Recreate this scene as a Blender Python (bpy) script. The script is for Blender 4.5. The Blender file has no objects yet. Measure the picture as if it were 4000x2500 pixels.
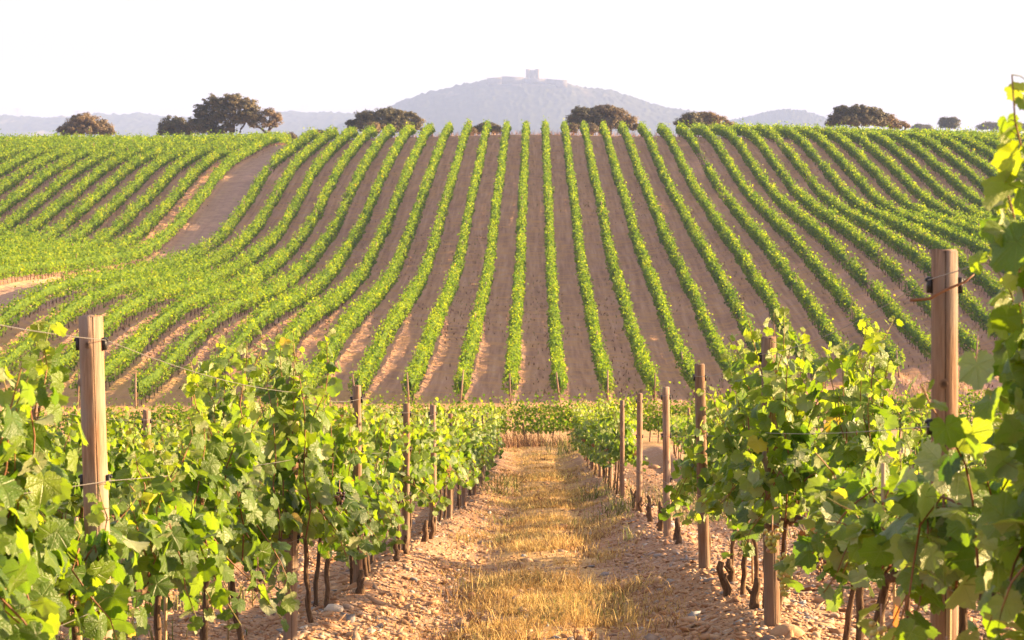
import bpy, math, random
import numpy as np
from mathutils import Vector
R = math.radians
rng = np.random.default_rng(7); random.seed(7)
sc = bpy.context.scene
col = sc.collection

# ------------------------------------------------------------------ camera
# x = across the vine rows, y = along them (away from the camera), z = height; the eye is the origin
cd = bpy.data.cameras.new('camera'); cam = bpy.data.objects.new('camera', cd); col.objects.link(cam)
cd.lens = 70; cd.sensor_width = 36; cd.clip_start = .1; cd.clip_end = 40000
cam.location = (0, 0, 0)
cam.rotation_euler = (R(90 - 5.30), 0, R(.677))
cd.dof.use_dof = True; cd.dof.focus_distance = 17; cd.dof.aperture_fstop = 9
sc.camera = cam

# ------------------------------------------------------------------ light
SUN_EL, SUN_AZ = 12.5, 12.0          # height, and degrees ahead of straight right
wd = bpy.data.worlds.new('World'); sc.world = wd; wd.use_nodes = True
nt = wd.node_tree; bg = nt.nodes['Background']
sky = nt.nodes.new('ShaderNodeTexSky'); sky.sky_type = 'NISHITA'; sky.sun_disc = False
sky.sun_elevation = R(SUN_EL); sky.sun_rotation = R(90 - SUN_AZ)
sky.altitude = 200; sky.air_density = 1.0; sky.dust_density = 3.0; sky.ozone_density = 2.0
tint = nt.nodes.new('ShaderNodeMix'); tint.data_type = 'RGBA'; tint.blend_type = 'MULTIPLY'; tint.inputs[0].default_value = 1; tint.inputs[7].default_value = (1.14, .95, .90, 1)
nt.links.new(sky.outputs[0], tint.inputs[6]); 
veil = nt.nodes.new('ShaderNodeMix'); veil.data_type = 'RGBA'; veil.blend_type = 'ADD'; veil.inputs[0].default_value = 1      # thin, even high haze
veil.inputs[7].default_value = (2.15, 1.72, 1.66, 1); nt.links.new(tint.outputs[2], veil.inputs[6]); nt.links.new(veil.outputs[2], bg.inputs[0]); bg.inputs[1].default_value = .0475
sl = bpy.data.lights.new('sun', 'SUN'); so = bpy.data.objects.new('sun', sl); col.objects.link(so)
sl.energy = 5.0; sl.angle = R(.6); sl.color = (1, .69, .36)
e, a = R(SUN_EL), R(SUN_AZ)
SUNDIR = Vector((math.cos(e)*math.cos(a), math.cos(e)*math.sin(a), math.sin(e)))
so.rotation_euler = SUNDIR.to_track_quat('Z', 'Y').to_euler(); so.location = (60, 10, 40)
sc.view_settings.view_transform = 'Standard'; sc.view_settings.look = 'None'
sc.view_settings.exposure = 2.38; sc.view_settings.gamma = 1
sc.cycles.max_bounces = 6; sc.cycles.diffuse_bounces = 3; sc.cycles.glossy_bounces = 1
sc.cycles.transmission_bounces = 4; sc.cycles.volume_bounces = 1; sc.cycles.transparent_max_bounces = 4
sc.cycles.use_denoising = True; sc.cycles.caustics_reflective = False; sc.cycles.caustics_refractive = False


# ------------------------------------------------------------------ lie of the land
A=np.array
PTS=[ # X, d, metres the canopy middle lies below eye level
(-40.5,203.6,12.2),(-40.5,242,7.3),(-40.5,286,2.0),(-40.5,322,.6),(-52.5,255,4.55),(-52.5,227,8.8),(-52.5,212,10.96),(-52.5,195,10.7),
(-64.5,241,6.3),(-64.5,265,2.9),(-58.5,262,3.5),(-58.5,220,10.25),(-46.5,208,11.5),(-46.5,191,10.97),(-46.5,173,10.15),
(-43.5,202,11.6),(-43.5,174,10.66),(-43.5,161.6,10.1),(-40.5,191,11.9),(-40.5,175,11.5),(-40.5,162,10.8),(-40.5,150,10.25),
(-34.5,259,4.0),(-34.5,211,11.5),(-34.5,199,11.9),(-34.5,182,11.85),(-34.5,153.7,11.05),(-34.5,145,10.9),(-34.5,133,11.1),
(-31.5,118,13.55),(-31.5,124.4,12.7),(-31.5,128.6,12.5),(-28.5,140,12.2),(-28.5,119,13.65),(-28.5,112.5,13.9),(-25.5,130,13.25),
(-22.5,223,10.6),(-22.5,199,12.3),(-22.5,190,13.0),(-22.5,175,13.1),(-22.5,158,12.9),(-22.5,146,12.6),(-22.5,135,12.8),(-22.5,124,13.6),(-22.5,115,14.3),
(-19.5,221,10.5),(-19.5,210,11.4),(-19.5,199,12.6),(-19.5,173,13.6),(-19.5,160,13.4),(-19.5,148,13.2),(-19.5,132,13.5),(-19.5,115,14.3),
(-16.5,217,10.3),(-16.5,205,11.7),(-16.5,194,12.8),(-16.5,180,13.6),(-16.5,166,13.5),(-16.5,151,13.2),(-16.5,140,13.1),(-16.5,124,14.2),(-16.5,117,14.5),
(-13.5,209,10.5),(-13.5,199,12),(-13.5,187,13),(-13.5,172,13.6),(-13.5,155,13.5),(-13.5,140,13.4),
(-7.5,122,15.05),(-7.5,140,14.3),(-7.5,171,13.4),(-7.5,198,11.9),(-7.5,227,7.8),(-7.5,265,4.0),(-7.5,315,-1.2),
(-22.5,310,-.6),(-31.5,310,-.2),(0,310,-1.2),(-3,227,7.9),
(4.5,125.5,15.35),(4.5,154,14.9),(4.5,182,13.6),(4.5,207,11.5),(7.5,132,15.9),(7.5,152,15.2),(7.5,173,13.5),(7.5,205,11.4),
(16.5,200,10.9),(16.5,234,7.7),(16.5,259.5,5.1),(16.5,284,1.9),(19.5,196,10.6),(19.5,233,7.5),(19.5,264,4.05),(19.5,289,.75),
(25.5,194,10.4),(25.5,219,8.5),(25.5,248,5.9),(25.5,277,1.9),(31.5,212,9.2),(31.5,240,7.05),(31.5,268,3.2),(31.5,292,.1),
(37.5,242,7.2),(37.5,267,3.1),(37.5,290,-.1),(37.5,181.7,10.5),(37.5,212,8.9),(40.5,178.6,10.3),(40.5,215,9.1),(40.5,249,5.9),(40.5,291,.1),
(46.5,216,9.5),(46.5,240,7.4),(46.5,271,2.95),(46.5,291,.6),(52.5,240,7.7),(52.5,266,3.35),(52.5,289,.4),(55.5,252.5,5.5),(55.5,284,.9),
(16.5,177,13),(16.5,158,15),(19.5,183,11.8),(19.5,169,13.2),(19.5,160,14.4),(22.5,166,13.5),(22.5,149,15.7),(22.5,137,16.3),
(25.5,147,15),(25.5,162,13.6),(25.5,174,12.8),(25.5,138,16),(28.5,152,15.0),(28.5,165,13.35),(28.5,182,11.7),(25.5,190,11.3)]
P=A(PTS,float); FX,FD,FZ=P[:,0],P[:,1],-P[:,2]-1.15
g=[]
for X in (-14,-9,-5,-1.7,1.3,5,10,16):
    for d in (-6,0,6,12,20,30,40):
        g.append((X+.0089*d,d,-(.153*d+1.225-.0565*(X+.18))))
    for d,z in ((50,-8.72),(62,-10.35),(75,-11.85)):
        g.append((X+.3,d,z+.05*X*(1-d/150)))
for X,d,z in ((-32,95,-14.2),(-20,95,-14.2),(-8,95,-14.3),(4,95,-14.5),(16,98,-15.2),(28,110,-16.2),(36,130,-16.2),(42,150,-14.5)): g.append((X,d,z))
for X in (-90,-60,-30,0,30,60,85): 
    zc = np.interp(X, [-90,-60,-30,0,30,60,90], [-3.1,-2.9,-2.5,-1.2,-1.5,-2.2,-2.4]); g.append((X,345,zc)); g.append((X,380,zc-1.5))
g.append((-80,300,-2.2));g.append((-62,312,-2.2));g.append((80,300,-1.7));g.append((-75,270,-3.2));g.append((75,260,-5.5));g.append((70,300,-1.7))
g=A(g); X=np.r_[FX,g[:,0]];D=np.r_[FD,g[:,1]];Z=np.r_[FZ,g[:,2]]
def fit(lam=6.0):
    n=len(X); S=20.
    r2=((X[:,None]-X)**2*1.6+(D[:,None]-D)**2)/S**2
    K=.5*r2*np.log(r2+1e-12)
    Pm=np.c_[np.ones(n),X/S,D/S]
    M=np.zeros((n+3,n+3));M[:n,:n]=K+np.eye(n)*lam*np.where(np.arange(n)<len(FX),.05,.005);M[:n,n:]=Pm;M[n:,:n]=Pm.T
    return np.linalg.solve(M,np.r_[Z,0,0,0])
W=fit()
def tz(x,d):
    S=20.;x=np.asarray(x,float);d=np.asarray(d,float);sh=x.shape;x=x.ravel();d=d.ravel();o=np.empty(len(x))
    for i in range(0,len(x),20000):
        a,b=x[i:i+20000],d[i:i+20000]
        r2=((a[:,None]-X)**2*1.6+(b[:,None]-D)**2)/S**2
        o[i:i+20000]=(.5*r2*np.log(r2+1e-12))@W[:len(X)]+W[len(X)]+W[len(X)+1]*a/S+W[len(X)+2]*b/S
    return o.reshape(sh)

def smooth(a, b, t):
    t = np.clip((np.asarray(t, float)-a)/(b-a), 0, 1); return t*t*(3-2*t)
def base_z(x, d):
    x = np.asarray(x, float); d = np.asarray(d, float)
    lim = np.minimum(92, .28*np.abs(d)+22)
    xc = lim*np.tanh(x/lim) if False else np.clip(x, -lim, lim)
    t = tz(xc, np.clip(d, -8, 350))
    far = -1.2-1.5*np.clip((d-345)/35, 0, None)**1.25
    far = np.maximum(far, -46)
    return np.where(d > 350, far, t+(far-t)*smooth(325, 350, d))
# grid table so that every later look-up is quick
_gd = np.r_[np.arange(-8, 130, 1.0), np.arange(130, 401, 2.0)]; _gx = np.arange(-130, 131, 2.0)
_tab = base_z(*np.meshgrid(_gx, _gd))
def gz0(x, d):
    x = np.clip(np.asarray(x, float), -129, 129); d = np.asarray(d, float)
    i = np.clip(np.searchsorted(_gd, d)-1, 0, len(_gd)-2); fi = np.clip((d-_gd[i])/(_gd[i+1]-_gd[i]), 0, 1)
    u = (x+130)/2; j = np.clip(u.astype(int), 0, len(_gx)-2); fj = u-j
    z = (_tab[i, j]*(1-fj)+_tab[i, j+1]*fj)*(1-fi)+(_tab[i+1, j]*(1-fj)+_tab[i+1, j+1]*fj)*fi
    far = np.maximum(-1.2-1.5*np.clip((d-345)/35, 0, None)**1.25, -46)
    return np.where(d > 400, far, z)
# the near rows
ROW_OFF = {'L1': -1.68, 'R1': 1.33, 'L2': -4.68, 'R2': 4.33, 'L3': -7.68}
def bend(d): return .0089*np.asarray(d, float)-.3*smooth(35, 75, d)
def row_x(r, d): return ROW_OFF[r]+bend(d)-(.22*(1-smooth(8.3, 12, d)) if r == 'L1' else 0)
_h = np.random.default_rng(3)
_wv = [(_h.uniform(.5, 5), _h.uniform(.5, 5), _h.uniform(0, 6.28)) for _ in range(14)]
def rough(x, d, f=1.0):
    s = 0
    for a, b, p in _wv: s = s+np.sin(a*f*x+b*f*d+p+1.3*np.sin(b*f*x*.7-a*f*d*.6))/(1+.5*(a+b))
    return s/3
def gz(x, d):
    x = np.asarray(x, float); d = np.asarray(d, float)
    z = gz0(x, d)
    near = 1-smooth(70, 80, d)
    u = x-bend(d)-1.33
    m = np.abs((u+1.5) % 3.0-1.5)                 # distance from the nearest near row
    z = z+near*(.17*np.exp(-(m/.40)**2)-.05*np.exp(-((m-.85)/.25)**2)-.17)
    fl = smooth(115, 122, d)*(1-smooth(325, 340, d))
    m2 = np.abs(x % 3.0-1.5)
    z = z+fl*(.12*np.exp(-(m2/.5)**2)-.05*np.exp(-((m2-.75)/.2)**2))
    return z+.022*rough(x, d)*(1-smooth(60, 120, d))+.05*rough(x, d, .35)*smooth(40, 100, d)

# ------------------------------------------------------------------ tools
def build(name, V, polys, mat, parent=None, attrs=None, lc=None, smooth_=False, loc=None):
    """one mesh object out of numpy vertices and index arrays"""
    V = np.asarray(V, np.float32); me = bpy.data.meshes.new(name)
    polys = [np.asarray(p, np.int32) for p in polys if len(p)]
    me.vertices.add(len(V)); me.vertices.foreach_set('co', V.ravel())
    lv = np.concatenate([p.ravel() for p in polys]); tot = np.concatenate([np.full(len(p), p.shape[1]) for p in polys])
    me.loops.add(len(lv)); me.loops.foreach_set('vertex_index', lv)
    me.polygons.add(len(tot)); st = np.r_[0, np.cumsum(tot)[:-1]]
    me.polygons.foreach_set('loop_start', st.astype(np.int32)); me.polygons.foreach_set('loop_total', tot.astype(np.int32))
    if smooth_: me.polygons.foreach_set('use_smooth', np.ones(len(tot), bool))
    for k, v in (attrs or {}).items():
        me.attributes.new(k, 'FLOAT', 'POINT').data.foreach_set('value', np.asarray(v, np.float32))
    if lc is not None: me.attributes.new('lc', 'FLOAT_VECTOR', 'POINT').data.foreach_set('vector', np.asarray(lc, np.float32).ravel())
    me.update(calc_edges=True)
    if mat: me.materials.append(mat)
    o = bpy.data.objects.new(name, me); col.objects.link(o)
    if parent: o.parent = parent
    if loc is not None: o.location = loc
    return o
def tag(o, label=None, cat=None, group=None, kind=None):
    for k, v in (('label', label), ('category', cat), ('group', group), ('kind', kind)):
        if v: o[k] = v
    return o
def empty(name, loc, rz=0):
    o = bpy.data.objects.new(name, None); col.objects.link(o); o.location = loc; o.rotation_euler.z = rz
    o.empty_display_size = .2; return o
class MB:
    """collects shapes of one part"""
    def __init__(s): s.V = []; s.P = {}; s.n = 0; s.A = []; s.L = []
    def add(s, V, polys, rnd=0., lc=None):
        V = np.asarray(V, float)
        for p in polys:
            p = np.asarray(p, int)
            if len(p): s.P.setdefault(p.shape[1], []).append(p+s.n)
        s.V.append(V); s.A.append(np.broadcast_to(rnd, (len(V),))); s.L.append(np.zeros((len(V), 3)) if lc is None else lc); s.n += len(V)
    def tube(s, pts, rad, k=6, rnd=0., cap=True):
        pts = np.asarray(pts, float); n = len(pts); rad = np.broadcast_to(np.asarray(rad, float), (n,))
        t = np.gradient(pts, axis=0); t /= np.linalg.norm(t, axis=1)[:, None]+1e-9
        ref = np.where(np.abs(t[:, 2:3]) > .9, [[1., 0, 0]], [[0, 0, 1.]])
        u = np.cross(t, ref); u /= np.linalg.norm(u, axis=1)[:, None]+1e-9; v = np.cross(t, u)
        a = np.arange(k)/k*2*np.pi
        V = pts[:, None]+rad[:, None, None]*(np.cos(a)[None, :, None]*u[:, None]+np.sin(a)[None, :, None]*v[:, None])
        i = np.arange(n-1)[:, None]*k; j = np.arange(k)[None]; jn = (j+1) % k
        q = np.stack([i+j, i+jn, i+k+jn, i+k+j], -1).reshape(-1, 4)
        P = [q]
        if cap: P.append(np.array([np.arange(k)[::-1], np.arange(k)+(n-1)*k]))
        s.add(V.reshape(-1, 3), P, rnd)
    def box(s, lo, hi, rnd=0.):
        x0, y0, z0 = lo; x1, y1, z1 = hi
        V = [(x0,y0,z0),(x1,y0,z0),(x1,y1,z0),(x0,y1,z0),(x0,y0,z1),(x1,y0,z1),(x1,y1,z1),(x0,y1,z1)]
        s.add(V, [[(0,3,2,1),(4,5,6,7),(0,1,5,4),(1,2,6,5),(2,3,7,6),(3,0,4,7)]], rnd)
    def build(s, name, mat, parent=None, loc=None, smooth_=False, lc=False):
        return build(name, np.concatenate(s.V), [np.concatenate(p) for p in s.P.values()], mat, parent,
                     {'rnd': np.concatenate(s.A)}, np.concatenate(s.L) if lc else None, smooth_, loc)
def frames(nrm, tip):
    n = nrm/(np.linalg.norm(nrm, axis=1)[:, None]+1e-9)
    y = tip-n*(n*tip).sum(1)[:, None]; y /= np.linalg.norm(y, axis=1)[:, None]+1e-9
    return np.stack([np.cross(y, n), y, n], 1)          # rows: x, y, z axes
def scatter(tmpl, tris, pos, F, size, rnd):
    """copies of a small template (verts, faces) as one vertex soup"""
    m = len(tmpl); n = len(pos)
    V = pos[:, None]+np.einsum('mk,nkj->nmj', tmpl, F*np.asarray(size).reshape(-1, 1, 1))
    P = [np.asarray(t)[None]+(np.arange(n)*m)[:, None, None] for t in tris]
    return V.reshape(-1, 3), [p.reshape(-1, p.shape[-1]) for p in P], np.repeat(rnd, m), np.tile(tmpl, (n, 1))

# materials -----------------------------------------------------------------
def new_mat(name):
    m = bpy.data.materials.new(name); m.use_nodes = True; nt = m.node_tree; nt.nodes.clear()
    out = nt.nodes.new('ShaderNodeOutputMaterial'); return m, nt, out
def N(nt, t, **kw):
    n = nt.nodes.new(t)
    for k, v in kw.items():
        if k.startswith('i_'): n.inputs[k[2:].replace('_', ' ')].default_value = v
        else: setattr(n, k, v)
    return n
def math_(nt, op, a, b=None, clamp=False):
    n = nt.nodes.new('ShaderNodeMath'); n.operation = op; n.use_clamp = clamp
    for i, v in enumerate((a, b)):
        if v is None: continue
        if hasattr(v, 'links'): nt.links.new(v, n.inputs[i])
        else: n.inputs[i].default_value = v
    return n.outputs[0]
def ramp(nt, fac, stops, interp='LINEAR'):
    n = nt.nodes.new('ShaderNodeValToRGB'); n.color_ramp.interpolation = interp
    el = n.color_ramp.elements
    while len(el) < len(stops): el.new(.5)
    for e_, (p, c) in zip(el, stops): e_.position = p; e_.color = (*c, 1) if len(c) == 3 else c
    nt.links.new(fac, n.inputs[0]); return n.outputs[0]
def mixc(nt, fac, a, b, mode='MIX'):
    n = nt.nodes.new('ShaderNodeMix'); n.data_type = 'RGBA'; n.blend_type = mode
    for s, v in ((n.inputs[0], fac), (n.inputs[6], a), (n.inputs[7], b)):
        if hasattr(v, 'links'): nt.links.new(v, s)
        elif isinstance(v, tuple): s.default_value = (*v, 1)
        else: s.default_value = v
    return n.outputs[2]
def noise(nt, vec, scale, detail=3, rough=.55, dist=0.):
    n = nt.nodes.new('ShaderNodeTexNoise'); n.inputs['Scale'].default_value = scale; n.inputs['Detail'].default_value = detail
    n.inputs['Roughness'].default_value = rough; n.inputs['Distortion'].default_value = dist
    if vec is not None: nt.links.new(vec, n.inputs['Vector'])
    return n.outputs['Fac']
def mapped(nt, vec, scale):
    n = nt.nodes.new('ShaderNodeMapping'); n.inputs['Scale'].default_value = scale; nt.links.new(vec, n.inputs['Vector']); return n.outputs[0]
def attr(nt, name, out='Fac'):
    n = nt.nodes.new('ShaderNodeAttribute'); n.attribute_name = name; return n.outputs[out]
def bump(nt, h, strength, dist):
    n = nt.nodes.new('ShaderNodeBump'); n.inputs['Strength'].default_value = strength; n.inputs['Distance'].default_value = dist
    nt.links.new(h, n.inputs['Height']); return n.outputs[0]
def principled(nt, out, colr, rough=.8, spec=.3, nrm=None):
    p = nt.nodes.new('ShaderNodeBsdfPrincipled')
    for s, v in ((p.inputs['Base Color'], colr), (p.inputs['Roughness'], rough)):
        if hasattr(v, 'links'): nt.links.new(v, s)
        elif isinstance(v, tuple): s.default_value = (*v, 1)
        else: s.default_value = v
    p.inputs['Specular IOR Level'].default_value = spec
    if nrm is not None: nt.links.new(nrm, p.inputs['Normal'])
    if out: nt.links.new(p.outputs[0], out.inputs[0])
    return p

def leaf_material(name, veins, stops, under, trans=.42, sat=1.0, rough=.38, spec=.5):
    m, nt, out = new_mat(name)
    rnd = attr(nt, 'rnd')
    c = ramp(nt, rnd, stops)
    geo = nt.nodes.new('ShaderNodeNewGeometry')
    tcol = mixc(nt, 1.0, c, (2.5*sat, 2.35*sat, .8), 'MULTIPLY')
    nrm = None
    if veins:
        lc = attr(nt, 'lc', 'Vector'); sp = nt.nodes.new('ShaderNodeSeparateXYZ'); nt.links.new(lc, sp.inputs[0])
        ax = math_(nt, 'ABSOLUTE', sp.outputs[0]); y = sp.outputs[1]
        ds = [ax]
        for th in (50, 104):
            t = R(th); ds.append(math_(nt, 'ABSOLUTE', math_(nt, 'SUBTRACT', math_(nt, 'MULTIPLY', ax, math.cos(t)), math_(nt, 'MULTIPLY', y, math.sin(t)))))
        dmin = math_(nt, 'MINIMUM', math_(nt, 'MINIMUM', ds[0], ds[1]), ds[2])
        v = ramp(nt, dmin, [(0, (1, 1, 1)), (.035, (0, 0, 0))])
        # side veins: stripes slanting off the main ones
        saw = math_(nt, 'FRACT', math_(nt, 'MULTIPLY', math_(nt, 'ADD', math_(nt, 'MULTIPLY', dmin, -.75), math_(nt, 'SQRT', math_(nt, 'ADD', math_(nt, 'MULTIPLY', ax, ax), math_(nt, 'MULTIPLY', y, y)))), 9.0))
        v2 = ramp(nt, saw, [(0, (.35, .35, .35)), (.14, (0, 0, 0)), (.9, (0, 0, 0)), (1, (.35, .35, .35))])
        vv = math_(nt, 'MAXIMUM', v, v2)
        c = mixc(nt, math_(nt, 'MULTIPLY', vv, .5), c, (.24, .28, .08))
        mott = noise(nt, lc, 6, 3)
        c = mixc(nt, math_(nt, 'MULTIPLY', mott, .35), c, mixc(nt, 1., c, (.55, .6, .5), 'MULTIPLY'))
        nrm = bump(nt, math_(nt, 'ADD', math_(nt, 'MULTIPLY', vv, -.6), math_(nt, 'MULTIPLY', noise(nt, lc, 9, 2), .8)), .55, .01)
    und = mixc(nt, .72, c, under)
    base = mixc(nt, geo.outputs['Backfacing'], c, und)
    p = principled(nt, None, base, rough, spec, nrm)
    tr = nt.nodes.new('ShaderNodeBsdfTranslucent'); nt.links.new(tcol, tr.inputs[0])
    mx = nt.nodes.new('ShaderNodeMixShader'); mx.inputs[0].default_value = trans
    nt.links.new(p.outputs[0], mx.inputs[1]); nt.links.new(tr.outputs[0], mx.inputs[2]); nt.links.new(mx.outputs[0], out.inputs[0])
    return m
VINE_STOPS = [(0, (.030, .076, .008)), (.3, (.066, .134, .010)), (.65, (.136, .212, .011)), (.86, (.215, .275, .014)), (.93, (.27, .31, .025)), (.965, (.34, .26, .03)), (1, (.22, .085, .03))]
M = {}
M['leaf'] = leaf_material('vine_leaf', True, VINE_STOPS, (.46, .48, .29))
M['leaf_far'] = leaf_material('vine_leaf_distant', False, VINE_STOPS, (.15, .24, .03), rough=.6, spec=.12)
OAK = [(0, (.048, .054, .034)), (.5, (.11, .100, .054)), (1, (.24, .185, .09))]
M['oak'] = leaf_material('oak_leaf', False, OAK, (.10, .09, .06), trans=.15, rough=.6, spec=.25)
OAKB = [(0, (.07, .062, .038)), (.5, (.155, .120, .068)), (1, (.28, .195, .105))]
M['oak_brown'] = leaf_material('dry_oak_leaf', False, OAKB, (.14, .10, .07), trans=.15, rough=.6, spec=.25)

def bark_material(name, a, b, sc_=9):
    m, nt, out = new_mat(name); tc = nt.nodes.new('ShaderNodeTexCoord')
    n1 = noise(nt, mapped(nt, tc.outputs['Object'], (sc_*3, sc_*3, sc_*.45)), 1.5, 5, .65, .4)
    c = ramp(nt, n1, [(.3, a), (.7, b)])
    principled(nt, out, c, .9, .2, bump(nt, n1, .9, .02)); return m
M['vine_bark'] = bark_material('vine_bark', (.045, .026, .016), (.20, .125, .075), 14)
M['oak_bark'] = bark_material('oak_bark', (.05, .042, .036), (.14, .11, .09), 1.5)
m, nt, out = new_mat('cane_bark'); principled(nt, out, ramp(nt, attr(nt, 'rnd'), [(0, (.16, .055, .022)), (.6, (.24, .11, .04)), (1, (.20, .24, .05))]), .6, .4); M['cane'] = m
m, nt, out = new_mat('bamboo_stake'); principled(nt, out, (.42, .30, .17), .7, .3); M['stake'] = m

def post_material():
    m, nt, out = new_mat('weathered_pine'); tc = nt.nodes.new('ShaderNodeTexCoord'); ob = tc.outputs['Object']
    oi = nt.nodes.new('ShaderNodeObjectInfo')
    av = nt.nodes.new('ShaderNodeVectorMath'); av.operation = 'ADD'; nt.links.new(ob, av.inputs[0])
    cx = nt.nodes.new('ShaderNodeCombineXYZ')
    for i in range(3): nt.links.new(math_(nt, 'MULTIPLY', oi.outputs['Random'], 17.+5*i), cx.inputs[i])
    nt.links.new(cx.outputs[0], av.inputs[1]); v = av.outputs[0]
    g = noise(nt, mapped(nt, v, (55, 55, 3.2)), 1.6, 5, .6, .5)
    b = noise(nt, mapped(nt, v, (6, 6, 2.0)), 1.3, 3)
    c = ramp(nt, g, [(.25, (.14, .078, .043)), (.5, (.26, .158, .096)), (.75, (.39, .262, .175))])
    c = mixc(nt, math_(nt, 'MULTIPLY', ramp(nt, b, [(.40, (0, 0, 0)), (.62, (1, 1, 1))]), .75), c, (.26, .22, .185))
    rnd = attr(nt, 'rnd')                                    # 1 in the drying crack and on knots
    c = mixc(nt, rnd, c, (.035, .02, .012))
    c = mixc(nt, 1., c, ramp(nt, oi.outputs['Random'], [(0, (.72, .68, .66)), (1, (1.12, 1.08, 1.05))]), 'MULTIPLY')
    principled(nt, out, c, .85, .25, bump(nt, g, .6, .006)); return m
M['post'] = post_material()
m, nt, out = new_mat('black_plastic'); principled(nt, out, (.014, .013, .014), .45, .5); M['clip'] = m
m, nt, out = new_mat('galvanised_wire'); p = principled(nt, out, (.26, .24, .22), .5, .5); p.inputs['Metallic'].default_value = .6; M['wire'] = m

_ones = 'zero first second third fourth fifth sixth seventh eighth ninth tenth eleventh twelfth thirteenth fourteenth fifteenth sixteenth seventeenth eighteenth nineteenth'.split()
_tens = {2: 'twenty', 3: 'thirty', 4: 'forty', 5: 'fifty', 6: 'sixty'}
def ordinal(n):
    if n < 20: return _ones[n]
    t, u = divmod(n, 10)
    return (_tens[t][:-1]+'ieth') if u == 0 else _tens[t]+'-'+_ones[u]

# ------------------------------------------------------------------ ground sheet
def ground_material():
    m, nt, out = new_mat('stony_vineyard_soil'); tc = nt.nodes.new('ShaderNodeTexCoord'); ob = tc.outputs['Object']
    straw, far, plain, trk = attr(nt, 'straw'), attr(nt, 'far'), attr(nt, 'plain'), attr(nt, 'track')
    n1 = noise(nt, ob, .9, 5, .6); n2 = noise(nt, ob, 9, 6, .65); n3 = noise(nt, ob, 45, 4, .6)
    vo = nt.nodes.new('ShaderNodeTexVoronoi'); vo.inputs['Scale'].default_value = 22; nt.links.new(ob, vo.inputs['Vector'])
    vr = nt.nodes.new('ShaderNodeSeparateColor'); nt.links.new(vo.outputs['Color'], vr.inputs[0])
    soil = ramp(nt, n2, [(.3, (.20, .100, .055)), (.5, (.36, .200, .108)), (.72, (.50, .31, .175))])
    chips = ramp(nt, vr.outputs[0], [(0, (.28, .145, .08)), (.45, (.42, .25, .145)), (.7, (.50, .34, .22)), (.9, (.25, .22, .21)), (1, (.58, .50, .42))])
    near = mixc(nt, math_(nt, 'MULTIPLY', ramp(nt, n1, [(.35, (.2, .2, .2)), (.65, (.8, .8, .8))]), 1.), soil, chips)
    # far slope: ploughed lanes, orange streaks across the lane
    lane = noise(nt, mapped(nt, ob, (2.6, .12, .12)), 1., 4, .6)
    lit = noise(nt, mapped(nt, ob, (.5, 1.1, 1.1)), 1., 5, .7)
    fs = ramp(nt, lane, [(.3, (.36, .20, .138)), (.55, (.53, .315, .22)), (.75, (.66, .43, .305))])
    fs = mixc(nt, math_(nt, 'MULTIPLY', ramp(nt, lit, [(.46, (0, 0, 0)), (.60, (1, 1, 1))]), .75), fs, (.62, .35, .16))
    fs = mixc(nt, math_(nt, 'MULTIPLY', trk, .7), fs, ramp(nt, lit, [(.35, (.34, .22, .17)), (.7, (.52, .37, .28))]))
    c = mixc(nt, far, near, fs)
    st = ramp(nt, n2, [(.3, (.34, .19, .08)), (.5, (.54, .34, .145)), (.75, (.68, .48, .22))])
    sm = math_(nt, 'ADD', straw, math_(nt, 'MULTIPLY', math_(nt, 'SUBTRACT', n1, .5), 1.5))
    sm2 = ramp(nt, math_(nt, 'ADD', sm, math_(nt, 'MULTIPLY', math_(nt, 'SUBTRACT', n2, .5), .9)), [(.50, (0, 0, 0)), (.85, (1, 1, 1))])
    sm2 = math_(nt, 'MULTIPLY', sm2, ramp(nt, straw, [(0, (0, 0, 0)), (.12, (1, 1, 1))]))
    c = mixc(nt, sm2, c, st)
    c = mixc(nt, plain, c, ramp(nt, noise(nt, ob, .02, 3), [(.4, (.07, .075, .035)), (.6, (.22, .18, .09))]))
    h = math_(nt, 'ADD', math_(nt, 'MULTIPLY', n2, .6), math_(nt, 'ADD', math_(nt, 'MULTIPLY', n3, .25), math_(nt, 'MULTIPLY', vo.outputs['Distance'], -.3)))
    h = math_(nt, 'ADD', h, math_(nt, 'MULTIPLY', far, math_(nt, 'MULTIPLY', math_(nt, 'ADD', noise(nt, ob, 2.2, 4, .7), lit), 2.2)))
    principled(nt, out, c, .95, .15, bump(nt, h, .9, .06)); return m
M['ground'] = ground_material()
ds = [-8.]
while ds[-1] < 12000:
    d_ = ds[-1]
    ds.append(d_+(.3 if d_ < 3 else .03+.004*d_ if d_ < 130 else 1.0 if d_ < 400 else .12*d_))
ds = np.array(ds); nu = 430
us = np.linspace(-1, 1, nu); us = .75*us+.25*us**3
wid = .3*np.abs(ds)+9+np.clip(ds-380, 0, None)*.7
GX = us[None]*wid[:, None]; GD = np.broadcast_to(ds[:, None], GX.shape)
GZ = gz(GX, GD)
i = np.arange(len(ds)-1)[:, None]*nu; j = np.arange(nu-1)[None]
Q = np.stack([i+j, i+j+1, i+nu+j+1, i+nu+j], -1).reshape(-1, 4)
pc = GX-bend(GD)+.06
hw = .45+.012*np.clip(GD, 0, 60)
A_straw = .95*np.exp(-(np.abs(pc)/hw)**3)*(1-smooth(72, 78, GD))+.75*smooth(70, 76, GD)*(1-smooth(118, 126, GD+.25*GX))
A_straw = A_straw+(.38*np.exp(-((GX+39.2)/.8)**2)+.1*(np.sin(GX*.7)+np.sin(GD*.13+GX*.3) > .9))*smooth(118, 124, GD)*(1-smooth(315, 330, GD))
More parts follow.
